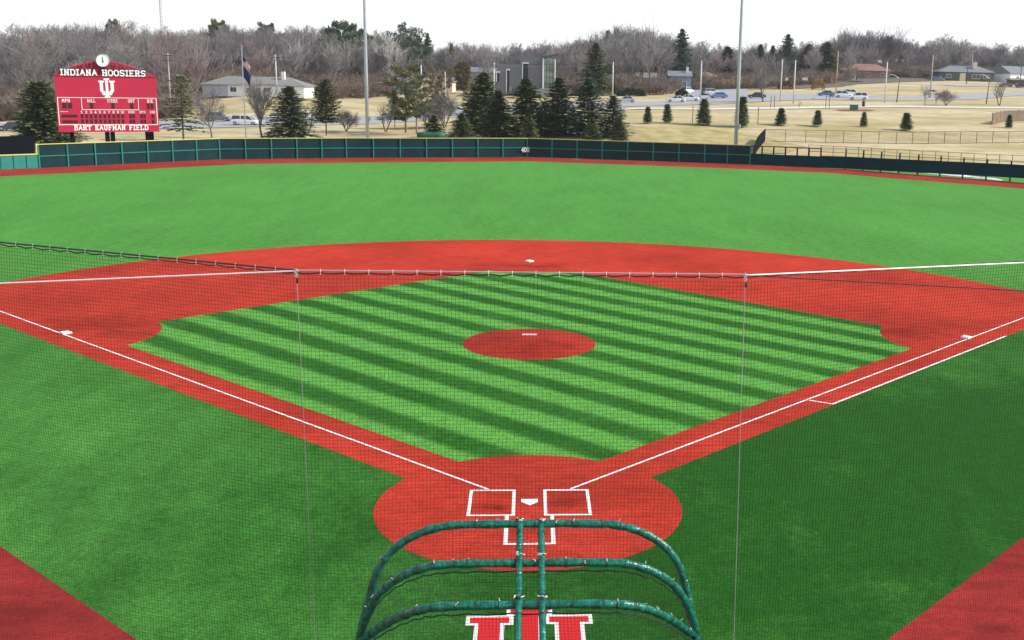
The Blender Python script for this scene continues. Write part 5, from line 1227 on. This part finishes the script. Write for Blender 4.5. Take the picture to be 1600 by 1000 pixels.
# ================================================================== BUILDINGS
def window(root, x, z_, w_, h, y, fm='white', gm='glass'):
    f = MB(); t = .09
    f.box((x, y-.03, z_+h/2+t/2), (w_+2*t, .08, t)); f.box((x, y-.03, z_-h/2-t/2), (w_+2*t, .1, t)); f.box((x-w_/2-t/2, y-.03, z_), (t, .08, h)); f.box((x+w_/2+t/2, y-.03, z_), (t, .08, h)); f.box((x, y-.025, z_), (.05, .05, h))
    o = f.build('window', M[fm], root); MB().box((x, y-.008, z_), (w_, .02, h)).build('pane', M[gm], o)
def house(x, d, W_, D_, H_, label, wall, roofm, roofh=1.6, kind='hip', rz=0.0, wins=(), doors=(), chim=None, name='house', over=.5, garage=None):
    p = at(x, d); p.z -= .2; root = thing(name, label, 'house', p, -YAW+rz)
    MB().box((0, D_/2, H_/2), (W_, D_, H_)).build('wall', wall, root)
    a, b = W_/2+over, D_/2+over; r_ = D_/2 if kind == 'hip' else 0.0
    rx = max(.3, W_/2-r_) if kind == 'hip' else a
    V = [(-a, D_/2-b, H_+.02), (a, D_/2-b, H_+.02), (a, D_/2+b, H_+.02), (-a, D_/2+b, H_+.02), (-rx, D_/2, H_+roofh), (rx, D_/2, H_+roofh), (-a, D_/2-b, H_-.12), (a, D_/2-b, H_-.12), (a, D_/2+b, H_-.12), (-a, D_/2+b, H_-.12)]
    rf = MB().add(V, [(0, 1, 5, 4), (1, 2, 5), (2, 3, 4, 5), (3, 0, 4), (6, 7, 1, 0), (7, 8, 2, 1), (8, 9, 3, 2), (9, 6, 0, 3), (9, 8, 7, 6)]).build('roof', roofm, root)
    if chim: MB().box((chim[0], chim[1], H_+roofh*.8+.3), (chim[2], chim[2], roofh*.9+1.0)).build('chimney', chim[3], rf)
    for (wx, wz, ww, wh) in wins: window(root, wx, wz, ww, wh, 0.0)
    for (dx, dw, dh, dm) in doors:
        o = MB().box((dx, -.03, dh/2), (dw, .06, dh)).build('door', dm, root); MB().box((dx+dw*.36, -.09, dh*.48), (.06, .08, .06)).build('handle', M['steel'], o)
    return root
HW = mat('white_siding', (.82, .83, .86), .8, .05, 1); HL = mat('lilac_garage', (.44, .45, .60), .7, .05, 1); RG = mat('grey_shingle', (.21, .205, .20), .95, .15, 1.5); RR = mat('red_shingle', (.27, .145, .115), .95, .15, 1.5)
HB = mat('blue_siding', (.22, .30, .42), .8, .08, 1); HT = mat('tan_stone', (.38, .34, .28), .9, .2, 1.5); HBR = mat('brick', (.32, .20, .15), .9, .2, 2); HC = mat('cream_wall', (.66, .60, .45), .8, .06, 1); DK = mat('dark_wall', (.10, .10, .09), .9, .2, 1); RB = mat('blue_grey_roof', (.18, .20, .225), .9, .1, 1)
r_ = house(396, 262, 23.5, 9, 2.7, 'long white ranch house with grey hip roof behind the flagpole', HW, RG, 1.9, wins=((-4.6, 1.6, 1.4, 1.0), (-1.0, 1.5, 1.2, 1.1), (3.2, 1.6, 1.6, 1.1), (7.2, 1.6, 1.3, 1.1)), doors=((1.2, 1.0, 2.0, M['darkwood']),), chim=(6.2, 3.2, .8, HW))
MB().box((-8.7, -.06, 1.25), (5.6, .1, 2.4)).build('garage_door', HL, r_)
house(617, 300, 8.5, 7, 3.0, 'blue-grey house half hidden behind the tallest roadside pine', HB, RG, 1.4, wins=((-1.2, 1.8, 2.2, 1.3),), chim=None)
house(672, 306, 12, 7, 3.2, 'low cream house between the roadside pines and rusty trees', HC, RG, 1.0, 'gable', wins=((-3, 1.9, 1.6, 1.0), (2.5, 1.9, 1.8, 1.0)), chim=(-.5, 3, .9, HBR))
house(758, 345, 9, 7, 4.2, 'pale house behind the low spruces left of the grey building', HW, RB, 1.6, 'gable', wins=((-2, 2.0, 1.4, 1.1), (2, 2.0, 1.4, 1.1)))
house(1062, 330, 6.2, 7, 4.4, 'small blue house with white roof edge below the dark spruce', HB, RB, 1.5, 'gable', wins=((-1.2, 2.2, 1.4, 1.5), (1.4, 2.2, 1.0, 1.5)), chim=(2.2, 2.5, .7, HW))
house(1010, 345, 5.5, 6, 3.4, 'pale cottage among bare trees right of the long hedge', HW, RG, 1.6, 'gable', wins=((-1, 1.8, 1.0, 1.2),), doors=((1.2, .9, 2.0, M['darkwood']),))
house(962, 340, 5.0, 6, 3.0, 'pale little house just right of the cedar', HW, RB, 1.5, 'gable', wins=((0, 1.8, 1.4, 1.0),))
house(1104, 360, 8, 7, 3.4, 'red-roofed house half hidden left of the right light pole', HW, RR, 1.6, wins=((-1.5, 1.9, 1.4, 1.1), (1.8, 1.9, 1.4, 1.1)))
house(1222, 400, 10, 7, 3.4, 'small house with pinkish roof behind the two close poles', HW, RR, 2.0, wins=((-2, 1.9, 1.4, 1.1), (2, 1.9, 1.4, 1.1)))
house(1312, 430, 13, 8, 3.0, 'white house with flat red roof, left of the two red-roofed houses', HW, RR, 1.6, wins=((-3.5, 1.7, 1.4, 1.1), (2.5, 1.7, 1.6, 1.1)), doors=((0, 1.0, 2.0, M['darkwood']),))
house(1356, 440, 17, 9, 3.2, 'brick house with red roof, right of the two red-roofed houses', HBR, RR, 2.6, wins=((-5, 1.8, 1.6, 1.1), (0, 1.8, 1.8, 1.1), (5.5, 1.8, 1.4, 1.1)), doors=((-2.4, 1.8, 2.1, M['glass']),))
r_ = house(1510, 436, 21, 10, 3.6, 'wide dark stone house with pale roof and tan chimney on the hill', DK, RB, 2.4, wins=((-7, 2.0, 1.8, 1.2), (3.6, 2.0, 3.0, 1.5), (7.6, 2.0, 2.4, 1.3)), chim=(3.6, 3.0, 1.4, HC))
MB().box((-1.6, -.05, 1.7), (2.2, .12, 3.0)).build('entrance_panel', HC, r_)
house(1598, 440, 14, 9, 3.6, 'pale blue house cut off at the right edge', HW, RB, 2.8, 'gable', rz=.5, wins=((-3, 1.9, 1.4, 1.1), (2, 1.9, 1.4, 1.1)))
house(262, 262, 5.0, 5, 2.2, 'small white shed behind the utility pole right of the scoreboard', HW, RG, .8, 'gable', wins=((-1, 1.3, 1.0, .8),))
house(1590, 420, 5, 5, 2.0, 'tiny dark shed left of the pale blue house', DK, RG, .6, 'gable')
# modern grey building with the glass tower
p = at(792, 290); root = thing('church_building', 'modern grey building with slot windows and a slanted glass tower', 'building', p, -YAW)
GY_ = mat('grey_cladding', (.155, .16, .185), .8, .06, .6); GYL = mat('light_cladding', (.27, .27, .28), .8, .05, .6)
k_ = 290/FOC
X_ = lambda u_: (u_-792)*k_
Zr = lambda r0: zrow(800, r0, 290)-p.z
def blk(name, u0, u1, r0, r1, dep, m_, y0=0.0, par=root): return MB().box(((X_(u0)+X_(u1))/2, y0+dep/2, (Zr(r0)+max(-.5, Zr(r1)))/2), (X_(u1)-X_(u0), dep, Zr(r0)-max(-.5, Zr(r1)))).build(name, m_, par)
blk('wall', 776, 852, 100, 148, 9, GY_); blk('wing', 752, 775.6, 118, 148, 8, GYL, .4); blk('raised_block', 812, 852, 88, 99.8, 7.5, GY_, .3)
blk('base_wall', 838, 872, 137, 149, 3, GYL, -3.2)
for u0, u1, r0, r1 in ((776.5, 780, 114, 128), (792, 795.5, 110, 144), (817, 824.5, 99, 124)):
    o = blk('window', u0, u1, r0, r1, .2, M['ink'], -.14); blk('frame', u0-1.1, u0-.1, r0-1.5, r1, .3, M['white'], -.2, o); blk('lintel', u0-.1, u1+1.4, r0-1.8, r0-.1, .34, M['white'], -.24, o)
blk('door', 795.8, 799.5, 135, 144, .1, GYL, -.1)
# tower
x0, x1 = X_(849), X_(868.5); zl, zh = Zr(89), Zr(85)
MB().box(((x0+x1)/2, 1.2, (zl-.3)/2), (x1-x0-.5, 4.5, zl-.3)).build('tower_glass', M['tglass'], root)
mb = MB(); mb.box((x0, -1.2, zl/2), (.35, .5, zl+.3)); mb.box((x1-.2, -1.2, (zh-1)/2), (.22, .4, zh-1)); mb.build('tower_fin', M['white'], root)
mb = MB()
for k in range(1, 4): mb.box((x0+(x1-x0)*k/4, -1.1, (zl-.6)/2), (.1, .12, zl-.6))
for k in range(1, 6): mb.box(((x0+x1)/2, -1.12, zl*k/6), (x1-x0-.5, .1, .1))
mb.build('mullion', M['darkwood'], root)
V = [(x0-.4, -2, zl+.15), (x1+.9, -2, zh+.55), (x1+.9, 4, zh+.55), (x0-.4, 4, zl+.15), (x0-.4, -2, zl-.25), (x1+.9, -2, zh+.3), (x1+.9, 4, zh+.3), (x0-.4, 4, zl-.25)]
MB().add(V, [(0, 1, 2, 3), (7, 6, 5, 4), (0, 4, 5, 1), (1, 5, 6, 2), (2, 6, 7, 3), (3, 7, 4, 0)]).build('slanted_roof', DK, root)

# ================================================================== VEHICLES
paint = {}
def car_paint(c):
    if c not in paint: paint[c] = mat('car_paint', c, .3, .03, 1, coat=.6)
    return paint[c]
def car(x, d, label, c, kind='sedan', rz=0.0, flip=1, cat='car'):
    p = at(x, d); root = thing('parked_car' if 0 else 'car', label, cat, (p.x, p.y, p.z+.09), -YAW+rz, 'cars on the roads')
    L, W_, H_, hood, zb_ = {'sedan': (4.6, 1.8, 1.42, .88, .9), 'suv': (4.7, 1.9, 1.72, 1.0, 1.05), 'van': (5.1, 1.95, 1.75, 1.02, 1.05)}[kind]
    f = flip
    def sec(st, m_, name, par, n=5):
        mb = MB()
        for (sx, hw, z0, z1, inset) in st:
            mb.v += [(f*sx, -hw, z0), (f*sx, -hw*1.0, z0+(z1-z0)*.6), (f*sx, -(hw-inset), z1), (f*sx, hw-inset, z1), (f*sx, hw, z0+(z1-z0)*.6), (f*sx, hw, z0)]
        m6 = 6
        for i in range(len(st)-1):
            for k in range(6):
                a = i*m6+k; b = i*m6+(k+1) % m6; q = (a, b, b+m6, a+m6); mb.f.append(q if f > 0 else q[::-1])
        mb.f.append(tuple(range(6))); mb.f.append(tuple(range((len(st)-1)*6, len(st)*6))[::-1]); mb.mi = [0]*len(mb.f)
        return mb.build(name, m_, par, False)
    h2 = L/2; w2 = W_/2
    sec([(-h2, w2*.82, .35, zb_*.92, .1), (-h2+.25, w2*.97, .25, zb_, .08), (-h2+1.2, w2, .22, zb_+.02, .07), (.4, w2, .22, zb_, .07), (h2-1.1, w2, .22, hood-.02, .1), (h2-.3, w2*.95, .25, hood-.14, .14), (h2, w2*.8, .35, hood-.3, .12)], car_paint(c), 'body', root)
    if kind == 'sedan': cs = [(-h2+.55, .78, .72), (-h2+1.25, .74, 1.0), (.35, .72, 1.0), (h2-1.25, .76, .72)]
    elif kind == 'suv': cs = [(-h2+.15, .82, .72), (-h2+.5, .78, 1.0), (.5, .76, 1.0), (h2-1.3, .8, .72)]
    else: cs = [(-h2+.12, .86, .72), (-h2+.35, .82, 1.0), (.8, .80, 1.0), (h2-.9, .82, .72)]
    z0 = zb_-.02; top_ = H_
    mb = MB()                                            # glasshouse
    A = [(cs[0][0], w2*.93, z0), (cs[1][0], w2*.78, top_-.06), (cs[2][0], w2*.78, top_-.06), (cs[3][0], w2*.93, z0)]
    for sx, hw, z_ in A: mb.v += [(f*sx, -hw, z_), (f*sx, hw, z_)]
    mb.f = [(0, 2, 3, 1), (2, 4, 5, 3), (4, 6, 7, 5), (0, 6, 4, 2), (1, 3, 5, 7), (0, 1, 7, 6)]; mb.mi = [0]*6; mb.build('windows', M['glass'], root)
    mb = MB(); mb.box((f*(cs[1][0]+cs[2][0])/2, 0, top_-.03), (cs[2][0]-cs[1][0]+.2, w2*1.58, .07)); 
    for s_ in (-1, 1):
        for px in ((cs[0][0]+cs[1][0])/2, (cs[1][0]+cs[2][0])/2, (cs[2][0]+cs[3][0])/2):
            dx = 0 if px == (cs[1][0]+cs[2][0])/2 else ((cs[1][0]-cs[0][0])/2 if px < 0 else -(cs[3][0]-cs[2][0])/2)
            mb.tube([(f*(px-dx), s_*w2*.94, z0), (f*(px+dx), s_*w2*.80, top_-.05)], .045, 4)
    mb.build('roof', car_paint(c), root)
    for sx in (-h2+.85, h2-.9):
        for s_ in (-1, 1):
            wh = MB().tube([(f*sx, s_*(w2-.2), .32), (f*sx, s_*(w2+.02), .32)], .33, 14).build('wheel', M['rubber'], root); MB().tube([(f*sx, s_*(w2+.022), .32), (f*sx, s_*(w2+.035), .32)], .2, 10).build('rim', M['rim'], wh)
    for s_ in (-1, 1):
        MB().box((f*(h2-.10), s_*w2*.66, hood-.36), (.16, .36, .15)).build('headlight', M['lamp_w'], root); MB().box((f*(-h2+.06), s_*w2*.68, zb_-.2), (.14, .3, .16)).build('tail_light', M['lamp_r'], root)
    return root
WH, SV, DB, BK, BL, GR = (.78, .78, .79), (.45, .47, .50), (.03, .05, .10), (.02, .02, .025), (.07, .14, .28), (.12, .13, .15)
for a in [(20, 191, 'dark blue car at the far left edge beside the broad pine', DB, 'sedan', .05, -1), (343, 221, 'grey estate car on the road left of the white van', GR, 'suv', 0, 1), (384, 210, 'white van passing behind the flagpole base', WH, 'van', 0, 1),
          (476, 226, 'white car half hidden by the forked bare tree', WH, 'suv', 0, 1), (604, 234, 'dark and silver car left of the roadside pines', SV, 'sedan', 0, -1), (716, 243, 'white car on the road left of the spruce row', WH, 'sedan', 0, 1),
          (978, 262, 'silver car on the road above the leftmost young conifer', SV, 'sedan', 0, -1), (1056, 262, 'white car left of two white cars on the road below the blue house', WH, 'sedan', 0, -1), (1078, 268, 'white car right of two white cars on the road below the blue house', WH, 'sedan', 0, 1),
          (1111, 300, 'silver hatchback waiting left of the blue car at the junction', SV, 'suv', .4, 1), (1122.5, 282, 'blue car left of the right light pole', BL, 'sedan', .3, -1), (1182, 280, 'black and silver car at the foot of the bare roadside tree', BK, 'sedan', .0, -1),
          (1290, 300, 'dark blue car at the front of the queue', BL, 'sedan', 0, -1), (1308, 296, 'dark car second in the queue', GR, 'sedan', 0, -1), (1318, 290, 'white car in the middle of the queue', WH, 'suv', 0, 1), (1331, 303, 'white sport utility car behind the others in the queue', WH, 'suv', 0, 1),
          (1340, 276, 'white pickup-sized car nearest the path by the queue', WH, 'suv', 0, -1), (1456, 318, 'silver car on the thin road left of the saplings', SV, 'sedan', .1, 1), (1466, 430, 'blue car parked left of the tan entrance on the hill', BL, 'suv', 0, 1),
          (1572, 396, 'long brown car on the upper road at the right', (.20, .10, .08), 'sedan', 0, 1), (1597, 392, 'dark suv at the right edge of the upper road', BK, 'suv', 0, 1), (1050, 318, 'white car parked in front of the blue house', WH, 'sedan', .3, 1), (1074, 312, 'white van parked by the round dark shrub', WH, 'suv', 1.0, 1)]:
    car(*a)

# ================================================================== AIR
hz = MB().box((0, 420, 44), (2600, 1160, 112)).build('haze', None)
hm = bpy.data.materials.new('haze_air'); hm.use_nodes = True; ht = hm.node_tree; ht.nodes.clear()
pv = ht.nodes.new('ShaderNodeVolumePrincipled'); pv.inputs['Density'].default_value = HAZE; pv.inputs['Color'].default_value = (.86, .91, 1, 1)
mo = ht.nodes.new('ShaderNodeOutputMaterial'); ht.links.new(pv.outputs[0], mo.inputs['Volume'])
hz.data.materials.clear(); hz.data.materials.append(hm); hz['kind'] = 'stuff'; hz['label'] = 'thin pale haze over the far trees'; hz['category'] = 'haze'
